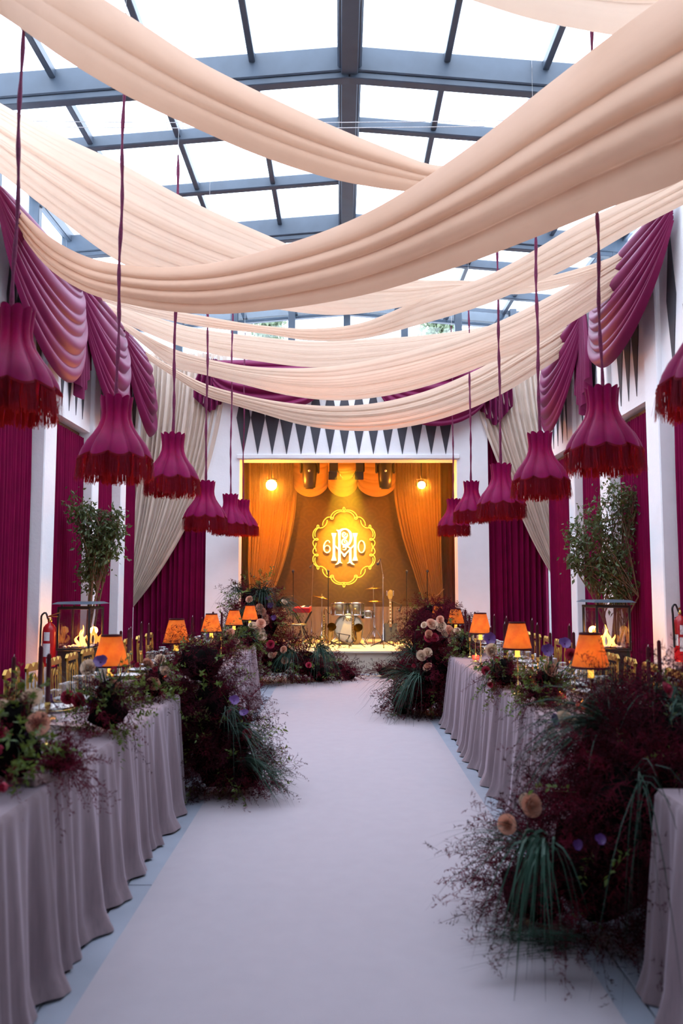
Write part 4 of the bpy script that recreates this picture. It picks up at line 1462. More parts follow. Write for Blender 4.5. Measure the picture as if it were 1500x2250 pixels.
# arrangements on the tables
def centre(label, px, py, seed, r, fl, tufts=(), npl=40, npd=30, nsp=26, xl=None, group='low flower arrangements along the tables', hgt=1.0, dx=0.0):
    d = at(px, py, 1.0) - np.array((0, 0, H))
    k = (TZ - H) / d[2]
    x, y = d[0] * k + dx, d[1] * k
    if x < 0:
        x = max(-1.8, min(-1.16, x))
    else:
        x = min(1.8, max(1.2, x))
    e = [((x, y, TZ + .08 * hgt), (r, r * 1.1, .10 * hgt)), ((x, y + .02, TZ + .16 * hgt), (r * .6, r * .7, .08 * hgt))]
    fs = [(kk, at(qx, qy, y + oy), s) for kk, qx, qy, oy, s in fl]
    tf = [(np.array((x + a, y + b, TZ + c)), dd, n, l, w, sp, dr) for a, b, c, dd, n, l, w, sp, dr in tufts]
    return arrangement('flower_arrangement', label, 'flowers', (x, y, TZ), e, seed, int(npl * 1.3), int(npd * 1.5), nsp, tf, fs, plume_len=(.10, .24), sprig_len=(.08, .2), leaf=.03, group=group, fine=.0016, zmin=TZ - .35)


centre('flower arrangement with crimson tulips and peach roses at the left edge of the photo', 25, 1725, 21, .17,
       [('cream', 68, 1540, .1, .046), ('peach', 84, 1592, 0, .040), ('crimson', 18, 1612, -.05, .04), ('crimson', 6, 1650, -.08, .036), ('crimson', 14, 1728, -.22, .034), ('violet', 45, 1608, 0, .03), ('cream', 2, 1560, .15, .035)],
       tufts=[(0, 0, .1, (.2, -.2, 1), 14, .3, .012, .4, (.2, .9))], npl=30, npd=10, nsp=60, hgt=1.5)
centre('burgundy fern sprays trailing over the front edge of the near left table', 120, 1700, 30, .10, [], npl=60, npd=0, nsp=0, hgt=.5, dx=.02)
centre('flower arrangement with a purple calla beside the nearest left table lamp', 235, 1610, 22, .17,
       [('peach', 250, 1512, 0, .036), ('cream', 195, 1468, .05, .038), ('crimson', 250, 1482, .05, .034), ('violet', 221, 1455, .05, .034), ('ranunculus', 170, 1540, 0, .036), ('ranunculus', 148, 1533, 0, .032), ('calla', 118, 1545, -.05, .045), ('violet', 203, 1545, 0, .028)],
       tufts=[(0, 0, .12, (0, -.1, 1), 26, .34, .010, .28, (0, .5)), (-.05, 0, .1, (-.4, 0, 1), 10, .55, .003, .2, (.2, .6))], npl=55, npd=40, nsp=40, hgt=1.3)
centre('flower arrangement with an open peach rose and red tulips, left table middle', 340, 1535, 23, .15,
       [('peach', 338, 1500, -.1, .044), ('crimson', 344, 1478, 0, .036), ('cream', 361, 1476, 0, .036), ('crimson', 300, 1465, 0, .034), ('crimson', 290, 1458, .05, .03), ('peach', 328, 1455, .1, .036), ('cream', 352, 1450, .15, .034)],
       tufts=[(0, 0, .12, (.1, -.1, 1), 16, .25, .006, .4, (.2, .9))], npl=45, npd=40, nsp=40)
centre('leafy arrangement glowing yellow beside the second left table lamp', 430, 1470, 24, .17,
       [('cream', 402, 1452, 0, .04), ('peach', 418, 1445, 0, .04), ('ranunculus', 395, 1466, 0, .035)], npl=80, npd=40, nsp=70)
centre('arrangement with crimson tulip and anemone on the far left table', 490, 1440, 25, .17,
       [('crimson', 494, 1428, -.1, .045), ('violet', 486, 1416, 0, .045), ('peach', 476, 1416, 0, .05), ('cream', 476, 1400, .1, .05), ('peach', 506, 1393, .1, .05), ('cream', 518, 1412, 0, .045), ('violet', 462, 1398, .1, .045)],
       tufts=[(.1, 0, .1, (0, -.1, 1), 50, .3, .004, .4, (.2, .8))], npl=50, npd=30, nsp=70)
centre('grassy arrangement with cream roses at the end of the far left table', 548, 1422, 26, .18,
       [('cream', 556, 1376, 0, .055), ('cream', 566, 1389, 0, .05), ('cream', 571, 1398, 0, .05), ('peach', 529, 1436, -.2, .05), ('peach', 573, 1371, 0, .055), ('cream', 520, 1432, -.2, .045), ('ranunculus', 594, 1416, 0, .045)],
       tufts=[(0, 0, .1, (.2, -.1, 1), 70, .42, .005, .45, (.3, 1.0))], npl=30, npd=20, nsp=70)
centre('arrangement with a crimson tulip hanging over the right table edge', 1110, 1510, 27, .17,
       [('crimson', 1079, 1508, -.1, .04), ('peach', 1098, 1470, 0, .04), ('violet', 1074, 1405, .4, .05), ('crimson', 1092, 1450, 0, .04), ('ranunculus', 1068, 1474, -.1, .03), ('cream', 1078, 1428, .2, .045)],
       tufts=[(-.05, 0, .1, (-.4, -.2, .8), 45, .35, .005, .4, (.5, 1.2)), (0, 0, .1, (0, -.1, 1), 20, .3, .006, .4, (.3, 1.0))], npl=70, npd=40, nsp=50)
centre('green sprig arrangement with one peach rose behind the large right cascade', 1195, 1548, 28, .15,
       [('peach', 1207, 1472, 0, .044), ('violet', 1202, 1430, .2, .04), ('violet', 1240, 1415, .2, .04), ('ranunculus', 1254, 1438, .1, .035)],
       tufts=[(.03, 0, .1, (.1, -.1, 1), 60, .36, .004, .4, (.2, 1.0)), (.1, 0, .1, (.6, -.1, 1), 30, .5, .003, .35, (.2, .8))], npl=50, npd=30, nsp=70)
centre('grassy arrangement at the far end of the right middle table', 1020, 1440, 29, .18,
       [('cream', 1006, 1404, .2, .045), ('peach', 1012, 1412, .2, .045), ('crimson', 1028, 1420, 0, .04), ('cream', 1046, 1405, 0, .045)],
       tufts=[(0, 0, .1, (-.2, -.2, 1), 70, .38, .005, .45, (.4, 1.1))], npl=60, npd=30, nsp=60)
centre('dense wine coloured arrangement behind the nearest right table lamp', 1375, 1590, 31, .2,
       [('cream', 1330, 1520, .1, .035), ('crimson', 1345, 1545, 0, .03), ('peach', 1480, 1540, .3, .04)],
       tufts=[(0, 0, .1, (-.3, -.1, 1), 60, .5, .004, .4, (.3, 1.0))], npl=60, npd=60, nsp=20)

# ------------------------------------------------------------------ potted trees, fire lanterns, extinguishers
def ficus(label, px, py_base, Y, crown, seed, n_leaf=2600, lx=0):
    rng = np.random.default_rng(seed)
    p = at(px, py_base, Y)
    root = thing('potted_ficus', label, 'tree', (p[0], Y, FZ))
    o0 = np.array((p[0], Y, FZ))
    MB().lathe([(.10, 0), (.145, .02), (.18, .40), (.19, .42), (.165, .42), (.15, .36), (.01, .36)], 20).build('planter', M_PLANTER, root)
    b = MB()
    stems = []
    for k in range(5):
        a = rng.uniform(0, 2 * PI)
        c = crown[rng.integers(len(crown))]
        tgt = np.asarray(c[0]) - o0 + rng.normal(0, .08, 3)
        base = np.array((.05 * math.cos(a), .05 * math.sin(a), .35))
        mid = base * .5 + tgt * .5 + np.array((-tgt[0] * .35, -tgt[1] * .3, .1)) + rng.normal(0, .04, 3)
        t = np.linspace(0, 1, 10)[:, None]
        path = (1 - t) ** 2 * base + 2 * t * (1 - t) * mid + t ** 2 * tgt
        b.tube(path, np.linspace(.02, .008, 10), 7)
        stems.append(path)
    ends = []
    for c, r in crown:
        c = np.asarray(c) - o0
        for k in range(14):
            s = stems[rng.integers(5)]
            q = s[rng.integers(5, 10)]
            tip = c + unit(rng.standard_normal(3)) * np.asarray(r) * rng.uniform(.4, .95)
            t = np.linspace(0, 1, 6)[:, None]
            path = q + (tip - q) * t + np.array((0, 0, .12)) * np.sin(PI * t)
            b.tube(path, np.linspace(.007, .002, 6), 5, cap=False)
            ends.append(path)
    b.build('trunk', M_BARK, root)
    E = np.array(ends)
    n = n_leaf
    k = rng.integers(0, len(E), n)
    j = rng.uniform(.35, 1.0, n) * 4.99
    j0 = j.astype(int)
    pos = E[k, j0] + (E[k, j0 + 1] - E[k, j0]) * (j - j0)[:, None] + rng.normal(0, .05, (n, 3))
    D = unit(rng.standard_normal((n, 3)) + np.array((0, 0, -.9)))
    bl = MB()
    leaves(bl, pos, D, rng.uniform(.045, .085, n), rng, .5)
    o = bl.build('leaves', M_LEAF, root, smooth=False)
    o['kind'] = 'stuff'
    return root


YT = 10.7
crownL = [(at(165, 1110, YT), (.22, .2, .26)), (at(215, 1150, YT), (.34, .25, .36)), (at(270, 1150, YT), (.22, .2, .28)), (at(195, 1210, YT), (.24, .2, .26)), (at(245, 1215, YT), (.2, .2, .2)), (at(190, 1275, YT), (.13, .13, .25))]
ficus('leafy ficus tree standing behind the left fire lantern', 192, 1330, YT, crownL, 3, 2500)
YT = 10.2
crownR = [(at(1345, 1075, YT), (.28, .22, .2)), (at(1280, 1140, YT), (.26, .2, .3)), (at(1340, 1160, YT), (.28, .22, .36)), (at(1258, 1180, YT), (.16, .16, .25)), (at(1365, 1220, YT), (.22, .2, .35)), (at(1325, 1260, YT), (.24, .2, .28)), (at(1385, 1090, YT), (.12, .14, .16)), (at(1250, 1240, YT), (.07, .08, .12)), (at(1372, 1310, YT), (.12, .14, .2))]
ficus('airy ficus tree standing behind the right fire lantern', 1345, 1330, YT, crownR, 4, 2700)


def lantern(label, px0, px1, ytop, Y, rz, seed):
    p = at((px0 + px1) / 2, ytop, Y)
    h = p[2] - FZ
    t = thing('fire_lantern', label, 'heater', (p[0], Y, FZ), rz)
    w = .40
    zb, zt = h - .56, h - .06
    MB().bevel_box((0, 0, zb / 2), (w - .02, w - .02, zb), .01).build('base_cabinet', M_BLACK, t, smooth=False)
    for sx in (-1, 1):
        for sy in (-1, 1):
            MB().bevel_box((sx * (w / 2 - .012), sy * (w / 2 - .012), (zb + zt) / 2), (.024, .024, zt - zb), .004).build('post', M_BLACK, t, smooth=False)
    for z in (zb + .012, zt - .012):
        b = MB()
        for s in (-1, 1):
            b.bevel_box((0, s * (w / 2 - .012), z), (w, .026, .028), .004).bevel_box((s * (w / 2 - .012), 0, z), (.026, w, .028), .004)
        b.build('frame_rail', M_BLACK, t, smooth=False)
    for s in (-1, 1):
        MB().box((0, s * (w / 2 - .012), (zb + zt) / 2), (w - .05, .004, zt - zb - .05)).build('pane', M_GLASS, t, smooth=False)
        MB().box((s * (w / 2 - .012), 0, (zb + zt) / 2), (.004, w - .05, zt - zb - .05)).build('pane', M_GLASS, t, smooth=False)
    MB().add([(-.25, -.25, h - .025), (.25, -.25, h - .025), (.25, .25, h - .025), (-.25, .25, h - .025), (-.2, -.2, h), (.2, -.2, h), (.2, .2, h), (-.2, .2, h)],
             [(3, 2, 1, 0), (4, 5, 6, 7), (0, 1, 5, 4), (1, 2, 6, 5), (2, 3, 7, 6), (3, 0, 4, 7)]).build('lid', M_STEEL, t, smooth=False)
    for sx in (-1, 1):
        for sy in (-1, 1):
            MB().tube([(sx * .16, sy * .16, zt), (sx * .16, sy * .16, h - .02)], .008, 6).build('lid_strut', M_BLACK, t)
    rng = np.random.default_rng(seed)
    b = MB()
    for k in range(26):
        c = (rng.uniform(-.14, .14), rng.uniform(-.14, .14), zb + .035)
        ico_blob(b, c, (.022, .022, .016), rng)
    o = b.build('fire_pebbles', M_WHITE, t)
    o['kind'] = 'stuff'
    for k, (fx, fy, fh, fw) in enumerate(((.02, 0, .19, .030), (-.05, .03, .12, .022), (.07, -.03, .13, .022), (.0, .05, .24, .02))):
        z = np.linspace(0, 1, 12)
        path = np.stack([fx + .018 * np.sin(z * 6 + k), np.full(12, fy) + .01 * np.cos(z * 5), zb + .04 + fh * z], -1)
        MB().tube(path, fw * np.sin(PI * np.clip(.12 + .88 * z, 0, 1)) ** .8 * (1 - .55 * z) + .0008, 8).build('flame', M_FLAME, t)
    light('fire_light', 'POINT', (0, 0, zb + .2), 9, (1, .38, .08), .05, t)
    return t


lantern('black glass fire lantern with live flame on the left, beside the extinguisher', 135, 222, 1322, 9.75, -.12, 1)
lantern('black glass fire lantern with live flame on the right wall side', 1288, 1372, 1318, 9.35, .10, 2)


def extinguisher(label, px, ytop, Y, rz):
    p = at(px, ytop, Y)
    t = thing('fire_extinguisher', label, 'fire extinguisher', (p[0], Y, p[2] - .60), rz)
    MB().lathe([(.01, 0), (.072, .006), (.078, .03), (.078, .40), (.070, .45), (.045, .485), (.022, .50), (.022, .52)], 24).build('cylinder', M_RED, t)
    MB().lathe([(.022, .515), (.026, .52), (.026, .55), (.012, .56)], 12).build('valve', M_BRASS, t)
    b = MB().bevel_box((.03, 0, .575), (.13, .02, .014), .004)
    b.box((.05, 0, .60), (.12, .02, .012), (0, -.3, 0))
    b.build('handle', M_BRASS, t, smooth=False)
    q = [(-.02, 0, .54), (-.06, 0, .62), (-.085, -.01, .60), (-.092, -.02, .50), (-.092, -.03, .30), (-.09, -.03, .16)]
    MB().tube(spline(q, 24), .011, 8).build('hose', M_BLACK, t)
    for z0, z1, a0, a1 in ((.30, .40, -2.1, -1.2), (.12, .27, -2.2, -1.1), (.05, .10, -1.6, -1.1), (.18, .30, -2.9, -2.35)):
        P = np.array([[(.0795 * math.cos(a), .0795 * math.sin(a), z) for z in (z0, z1)] for a in np.linspace(a0, a1, 8)])
        MB().grid(P).build('paper_label', M_PAPER, t)
    MB().bevel_box((0, .09, .3), (.06, .02, .36), .004).build('bracket', M_BLACK, t, smooth=False)


extinguisher('red fire extinguisher with paper labels on the left pillar', 110, 1350, 9.575, .0)
extinguisher('red fire extinguisher at the right edge of the photo', 1494, 1332, 8.93, .0)
# pillar uplights
for px, Y, x in ((0, 9.5, -3.28), (0, 8.85, 3.28), (0, 13.9, -2.1), (0, 13.9, 2.38), (0, 11.55, -3.3), (0, 10.6, 3.32)):
    t = thing('uplight', {-3.28: 'floor uplight at the first left pillar', 3.28: 'floor uplight at the first right pillar', -2.1: 'floor uplight at the white pier left of the stage', 2.38: 'floor uplight at the white pier right of the stage', -3.3: 'floor uplight behind the left fire lantern', 3.32: 'floor uplight behind the right fire lantern'}[x], 'uplight', (x, Y, FZ))
    MB().lathe([(.05, 0), (.055, .01), (.055, .10), (.045, .11), (.04, .09)], 16).build('housing', M_BLACK, t)
    MB().lathe([(.0, .095), (.041, .095)], 16, cap=False).build('lens', M_BULB, t)
    light("uplight_lamp", "SPOT", (0, 0, .13), 22, (1, .36, .16), .04, t, spot=1.6, aim=(.06 * (1 if x > 0 else -1), .10, 1.0), blend=.8)

# ------------------------------------------------------------------ stage dressing
BY = 17.40
P0, P1 = at(600, 1000, BY), at(942, 1336, BY)
bd = thing('backdrop_panel', 'brown fan patterned backdrop fabric behind the lit monogram', 'backdrop', ((P0[0] + P1[0]) / 2, BY + .05, P1[2]))
MB().bevel_box((0, 0, (4.35 - P1[2]) / 2), (P1[0] - P0[0], .04, 4.35 - P1[2]), .004).build('fabric_panel', M_FAN, bd, smooth=False)
for x in np.linspace(P0[0] + .1, P1[0] - .1, 4):
    MB().tube([(x - bd.location.x, .06, STZ - P1[2]), (x - bd.location.x, .06, 4.3 - P1[2])], .02, 6).build('support_pole', M_BLACK, bd)
curtain('skirt_curtain', 'taupe pleated skirt curtain below the patterned backdrop', M_SKIRT, (P0[0], BY - .04), (P1[0] + .15, BY - .04), P1[2] + .03, STZ + .01, 34, .02, (0, -1), 21)
MB_ = None
curtain('stage_curtain', 'dark burgundy curtain at the left side of the stage', M_BURN, (-2.2, 17.55), (P0[0] + .1, 17.55), 4.35, STZ + .01, 9, .04, (0, -1), 22)
curtain('stage_curtain', 'dark burgundy curtain at the right side of the stage', M_BURN, (P1[0] - .1, 17.55), (2.48, 17.55), 4.35, STZ + .01, 9, .04, (0, -1), 23)
tied('tan pleated stage curtain at the left of the lit monogram', M_TAN, 17.1, None,
     [(548, 985), (548, 1080), (546, 1180), (546, 1270), (552, 1325)], [(656, 985), (652, 1090), (642, 1165), (622, 1245), (590, 1328)], 14, 31, amp=.05)
tied('tan pleated stage curtain at the right, tied back with a cord', M_TAN, 17.1, None,
     [(860, 985), (866, 1090), (884, 1180), (908, 1255), (930, 1325)], [(966, 985), (967, 1090), (968, 1180), (970, 1260), (974, 1325)], 14, 32, amp=.05)
c0, c1 = at(933, 1318, 16.95), at(975, 1294, 17.0)
tag(MB().tube([c0 + (c1 - c0) * t + np.array((0, 0, -.06 * math.sin(PI * t))) for t in np.linspace(0, 1, 12)], .012, 7).build('tieback_cord', M_TAN, origin=tuple(c0)), 'twisted tieback cord holding the right tan stage curtain', 'cord')
# tan swag valance along the top of the stage
vt = at(650, 1012, 17.0)[2] + .08
xs_ = [at(p, 1010, 17.0)[0] for p in (645, 720, 785, 868)]
for k in range(3):
    A_, B_ = np.array((xs_[k], 17.0, vt)), np.array((xs_[k + 1], 17.0, vt))
    U, V = 30, 70
    fo = folds(np.random.default_rng(40 + k), 7, np.linspace(0, 1, V), .8)
    P = np.zeros((U, V, 3))
    v = np.linspace(0, 1, V)
    for i in range(U):
        s = i / (U - 1)
        cat = (4 * s * (1 - s)) ** .7
        P[i] = A_ + (B_ - A_) * s
        P[i, :, 1] -= .04 + .12 * cat * np.sin(PI * v * .6) + .03 * fo
        P[i, :, 2] = vt - v * (.62 + .24 * cat)
    tag(MB().grid(P).build('swag_valance', M_TAN, origin=tuple((A_ + B_) / 2)), 'tan swag valance across the stage top, %s of three' % ('leftmost', 'middle', 'rightmost')[k], 'valance', 'tan swags over the backdrop')

# lit monogram sign ------------------------------------------------
SY = BY - .02
def sg(x, y, dy=0.0):
    return at(660 + x / 7.5, 1000 + y / 7.5, SY + dy)


sc0 = sg(715, 1517)
sign = thing('monogram_sign', 'glowing yellow scroll frame with interlaced white monogram and the numerals 6 and 0', 'sign', tuple(sc0))


def loop(cx, cy_, rx, ry, a0=0):
    return [(cx + rx * math.cos(a0 + a), cy_ + ry * math.sin(a0 + a)) for a in np.linspace(0, 2 * PI, 14)]


half = [  # upper right quarter, in the sign's own drawing units
    [(745, 905), (810, 908), (880, 940), (925, 995), (936, 1030)], [(715, 935), (770, 930), (830, 950), (880, 1000), (890, 1040)],
    loop(912, 1040, 24, 15, .5),
    [(930, 1022), (975, 1022), (1030, 1060), (1062, 1115), (1066, 1160)], [(990, 1070), (1003, 1130), (1045, 1180), (1090, 1200), (1135, 1198)],
    loop(1143, 1178, 16, 24), [(1165, 1200), (1208, 1245), (1226, 1310), (1216, 1365), (1190, 1390)], [(1138, 1200), (1172, 1235), (1194, 1290), (1190, 1345)],
    loop(1164, 1388, 26, 14), [(1188, 1390), (1220, 1420), (1226, 1455), (1205, 1500), (1182, 1540), (1172, 1585)]]
for (fx, fy) in ((1, 1), (-1, 1), (1, -1), (-1, -1)):
    for k, st_ in enumerate(half):
        q = [(715 + fx * (x - 715), 1517 + fy * (y - 1517)) for x, y in st_]
        if len(q) < 10:
            q = spline(np.array(q, float), 16)
        MB().tube([sg(x, y, -.03) - sc0 for x, y in q], .0095, 6).build('scroll', M_NEON, sign)
for fy in (1, -1):
    q = loop(715, 1517 + fy * (888 - 1517), 17, 28)
    MB().tube([sg(x, y, -.03) - sc0 for x, y in q], .0095, 6).build('finial_loop', M_NEON, sign)


def stroke(name, pts, w, dep=.05, mtr=None, dy=-.03):
    """flat cut-out letter stroke of width w (drawing units, scalar or list)"""
    P = np.array(pts, float)
    n = len(P)
    W = np.full(n, w, float) if np.isscalar(w) else np.interp(np.linspace(0, 1, n), np.linspace(0, 1, len(w)), w)
    T = unit(np.gradient(P, axis=0))
    N = np.stack([-T[:, 1], T[:, 0]], -1)
    A_, B_ = P + N * W[:, None] / 2, P - N * W[:, None] / 2
    G_ = np.zeros((n, 4, 3))
    for i in range(n):
        a, b = sg(*A_[i], dy), sg(*B_[i], dy)
        G_[i] = (a, b, b + np.array((0, dep, 0)), a + np.array((0, dep, 0)))
    b = MB().grid(G_ - sc0, closed_v=True)
    b.f.append(np.array([[3, 2, 1, 0], [(n - 1) * 4, (n - 1) * 4 + 1, (n - 1) * 4 + 2, (n - 1) * 4 + 3]]))
    return b.build(name, mtr or M_SIGN, sign, smooth=False)


def line(a, b, n=12):
    return [(a[0] + (b[0] - a[0]) * t, a[1] + (b[1] - a[1]) * t) for t in np.linspace(0, 1, n)]


for x in (550, 900):                                   # H stems with flared serifs
    stroke('letter_stem', line((x, 1283), (x, 1738), 25), [88, 70, 46, 42, 42, 42, 42, 42, 42, 42, 46, 66, 92], dy=-.02)
stroke('letter_stem', line((640, 1240), (640, 1740), 20), [60, 44, 42, 42, 42, 42, 42])
stroke('letter_foot', spline([(640, 1700), (636, 1750), (610, 1785), (570, 1806)], 12), [42, 40, 26, 6])
stroke('letter_foot', spline([(640, 1700), (646, 1745), (665, 1770), (692, 1782)], 12), [40, 34, 20, 6])
stroke('letter_stem', line((820, 1520), (820, 1740), 14), [30, 40, 42, 42, 42])
stroke('letter_foot', spline([(820, 1700), (824, 1750), (850, 1785), (892, 1806)], 12), [42, 40, 26, 6])
stroke('letter_foot', spline([(820, 1700), (814, 1745), (795, 1770), (766, 1782)], 12), [40, 34, 20, 6])
stroke('letter_bowl', spline([(590, 1232), (640, 1250), (690, 1222), (750, 1218), (810, 1262), (832, 1340), (820, 1420), (780, 1480), (720, 1500)], 40), [16, 40, 22, 26, 46, 48, 44, 34, 14])
stroke('letter_bar', line((556, 1480), (722, 1648)), 22)
stroke('letter_bar', line((884, 1480), (722, 1648)), 22)
stroke('letter_point', [(722, 1622), (722, 1640), (722, 1660), (722, 1678)], [30, 62, 40, 4])
stroke('letter_scroll', spline([(708, 1300), (722, 1320), (742, 1308), (735, 1282), (708, 1275), (690, 1300), (700, 1340), (740, 1355), (770, 1330), (768, 1290)], 40), [8, 14, 18, 20, 22, 24, 26, 26, 20, 10])
stroke('letter_scroll', spline([(765, 1340), (752, 1372), (700, 1392), (682, 1430), (698, 1470), (740, 1475), (768, 1445), (755, 1410), (725, 1412), (722, 1436), (742, 1440)], 44), [10, 18, 24, 26, 28, 26, 24, 20, 16, 8])
stroke('letter_scroll', spline([(690, 1548), (715, 1560), (745, 1545), (748, 1518), (722, 1512), (700, 1520), (712, 1492), (760, 1500), (810, 1525)], 36), [6, 16, 20, 18, 14, 18, 24, 24, 14])
stroke('numeral_0', [(1005 + 54 * math.cos(a), 1507 + 98 * math.sin(a)) for a in np.linspace(0, 2 * PI, 40)], [22, 20, 10, 20, 22, 20, 10, 20, 22])
stroke('numeral_6', spline([(480, 1440), (470, 1412), (440, 1408), (400, 1450), (384, 1520), (398, 1580), (436, 1606), (474, 1585), (486, 1545), (470, 1500), (436, 1488), (402, 1510), (390, 1540)], 50), [18, 12, 14, 20, 24, 22, 14, 18, 22, 18, 12, 10, 8])

# stage lights ----------------------------------------------------
LY = 16.0
truss = thing('lighting_bar', 'black lighting bar under the stage ceiling', 'bar', (.1, LY, 4.22))
MB().tube([(-2.2, 0, 0), (2.3, 0, 0)], .025, 10).build('pipe', M_BLACK, truss)
for x in (-1.6, 0, 1.6):
    MB().tube([(x, 0, 0), (x, 0, .19)], .015, 8).build('hanger', M_BLACK, truss)


def moving_head(label, px, tilt):
    p = at(px, 1030, LY)
    t = thing('moving_head_light', label, 'stage light', (p[0], LY, 4.19))
    MB().bevel_box((0, 0, -.08), (.36, .24, .15), .03).build('base', M_BLACK, t, smooth=False)
    for s in (-1, 1):
        MB().bevel_box((s * .17, 0, -.30), (.05, .14, .36), .02).build('yoke_arm', M_BLACK, t, smooth=False)
    b = MB().lathe([(.05, -.78), (.115, -.76), (.135, -.60), (.15, -.36), (.13, -.24), (.06, -.18)], 18)
    b.build('head', M_BLACK, t)
    MB().lathe([(.0, -.786), (.09, -.784)], 16, cap=False).build('lens', M_PLANTER, t)
    o = MB().lathe([(.0, 0), (.024, 0), (.024, .006), (.0, .008)], 14).build('badge', M_PAPER, t, (0, -.145, -.45))
    o.rotation_euler = (PI / 2, 0, 0)


moving_head('black moving head light at the left of the stage bar', 680, 0)
moving_head('black moving head light at the right of the stage bar', 846, 0)


def par_can(label, px, flip):
    p = at(px, 1030, LY)
    t = thing('barn_door_spotlight', label, 'stage light', (p[0], LY, 4.19))
    MB().bevel_box((0, 0, -.26), (.17, .16, .40), .02).lathe([(.085, -.10), (.08, -.03), (.03, -.01)], 14).build('body', M_BLACK, t, smooth=False)
    MB().tube([(-.12, 0, -.26), (-.12, 0, .0), (.12, 0, .0), (.12, 0, -.26)], .012, 7).build('yoke', M_BLACK, t)
    b = MB().box((-.02, -.02, -.53), (.17, .01, .16), (.2, 0, 0))
    b.build('barn_door', M_BLACK, t, smooth=False)
    MB().box((.12 * flip, 0, -.50), (.01, .15, .18), (0, -.5 * flip, 0)).build('barn_door', M_BLACK, t, smooth=False)
    for s in (-1, 1):
        MB().lathe([(.0, -.012), (.018, -.01), (.018, .01), (.0, .012)], 10).build('tilt_knob', M_BLACK, t, (s * .13, 0, -.2), rot=(0, PI / 2, 0))


par_can('black barn door spotlight left of the stage centre', 733, 1)
par_can('black barn door spotlight right of the stage centre', 791, -1)


def flood(label, px, py, power, k):
    p = at(px, py, LY)
    t = thing('amber_spotlight', label, 'stage light', tuple(p))
    MB().lathe([(.03, .20), (.07, .18), (.085, .02), (.09, .0), (.08, .0), (.07, .04)], 18, cap=False).build('can', M_BLACK, t, rot=(-PI / 2 + .35, 0, 0)).scale = (k, k, k)
    MB().lathe([(.0, -.02), (.06, -.01), (.085, .01)], 16, cap=False).build('lens', M_LENS, t, rot=(-PI / 2 + .35, 0, 0)).scale = (k, k, k)
    MB().tube([(-.1, .05, -.02), (-.1, .05, .12), (.1, .05, .12), (.1, .05, -.02)], .01, 6).tube([(0, .05, .12), (0, .05, 4.22 - p[2])], .01, 6).build('yoke', M_BLACK, t)
    light('amber_beam', 'POINT', (0, -.20, -.05), power, (1, .29, .02), .06, t)
    return p


flood('glaring amber spotlight at the upper left of the stage', 596, 1066, 240, 1.35)
flood('glaring amber spotlight at the upper right of the stage', 926, 1066, 125, .95)
# projector light on the monogram and the band
t = thing('profile_spotlight', 'small black profile spotlight hung behind the stage lintel', 'stage light', (.1, 15.05, 4.2))
MB().lathe([(.03, .0), (.07, .02), (.07, .22), (.05, .24)], 14).build('body', M_BLACK, t, rot=(2.0, 0, 0))
MB().tube([(0, 0, 0), (0, 0, .2)], .012, 6).build('hanger', M_BLACK, t)
light('profile_beam', 'SPOT', (0, .06, -.12), 4800, (1, .56, .025), .04, t, spot=.50, aim=tuple(np.array(sg(745, 1440)) - np.array((.1, 15.05, 4.2))), blend=.7)
t = thing('wash_spotlight', 'small black wash spotlight behind the stage lintel, over the drums', 'stage light', (.45, 15.2, 4.2))
MB().lathe([(.03, .0), (.08, .02), (.08, .2), (.05, .22)], 14).build('body', M_BLACK, t, rot=(2.6, 0, 0))
MB().tube([(0, 0, 0), (0, 0, .2)], .012, 6).build('hanger', M_BLACK, t)
light('wash_beam', 'SPOT', (0, .02, -.22), 1700, (1, .56, .10), .06, t, spot=1.0, aim=(-.15, .35, -3.4), blend=.8)


# thin haze hanging in the stage recess
hz = bpy.data.materials.new('stage_haze')
hz.use_nodes = True
hn = hz.node_tree
hn.nodes.remove(hn.nodes['Principled BSDF'])
vs = hn.nodes.new('ShaderNodeVolumeScatter')
vs.inputs['Color'].default_value = (1, .9, .8, 1)
vs.inputs['Density'].default_value = .10
vs.inputs['Anisotropy'].default_value = .3
hn.links.new(vs.outputs[0], hn.nodes['Material Output'].inputs['Volume'])
tag(MB().box((.12, 16.3, 2.40), (4.2, 1.28, 3.90)).build('stage_haze', hz, smooth=False, origin=(.12, 16.3, 2.40)), 'thin amber haze glowing round the stage spotlights', 'haze', kind='stuff')

# ------------------------------------------------------------------ instruments
def text_mesh(txt, size, m, extr=.001):
    cu = bpy.data.curves.new('t', 'FONT')
    cu.body = txt
    cu.size = size
    cu.extrude = extr
    cu.align_x = 'CENTER'
    cu.shear = .25
    o = bpy.data.objects.new('t', cu)
    col.objects.link(o)
    dg = bpy.context.evaluated_depsgraph_get()
    me = bpy.data.meshes.new_from_object(o.evaluated_get(dg))
    bpy.data.objects.remove(o, do_unlink=True)
    me.materials.clear()
    me.materials.append(m)
    return me


DY = 15.55
dc = at(766, 1387, DY)
kit = thing('drum_kit', 'gold lit drum kit with a cream bass drum at centre stage', 'drum kit', (dc[0], DY, STZ))
R = .275
zc = R + .02
MB().lathe([(R - .01, 0), (R, .01), (R, .36), (R - .01, .37)], 40, cap=False).build('bass_drum_shell', M_DRUM, kit, (0, 0, zc), rot=(-PI / 2, 0, 0))
hd = MB().lathe([(.0, -.012), (.20, -.010), (R - .012, -.002), (R - .012, .004)], 40, cap=False).build('bass_drum_head', M_HEAD, kit, (0, 0, zc), rot=(-PI / 2, 0, 0))
hp = MB().lathe([(R - .02, -.006), (R + .012, -.008), (R + .014, .03), (R - .004, .03)], 40, cap=False).build('bass_drum_hoop', M_DRUM, kit, (0, 0, zc), rot=(-PI / 2, 0, 0))
put('lettering', text_mesh('Pearl', .12, M_BLACK), kit, (0, -.016, zc + .15), (PI / 2, 0, 0))
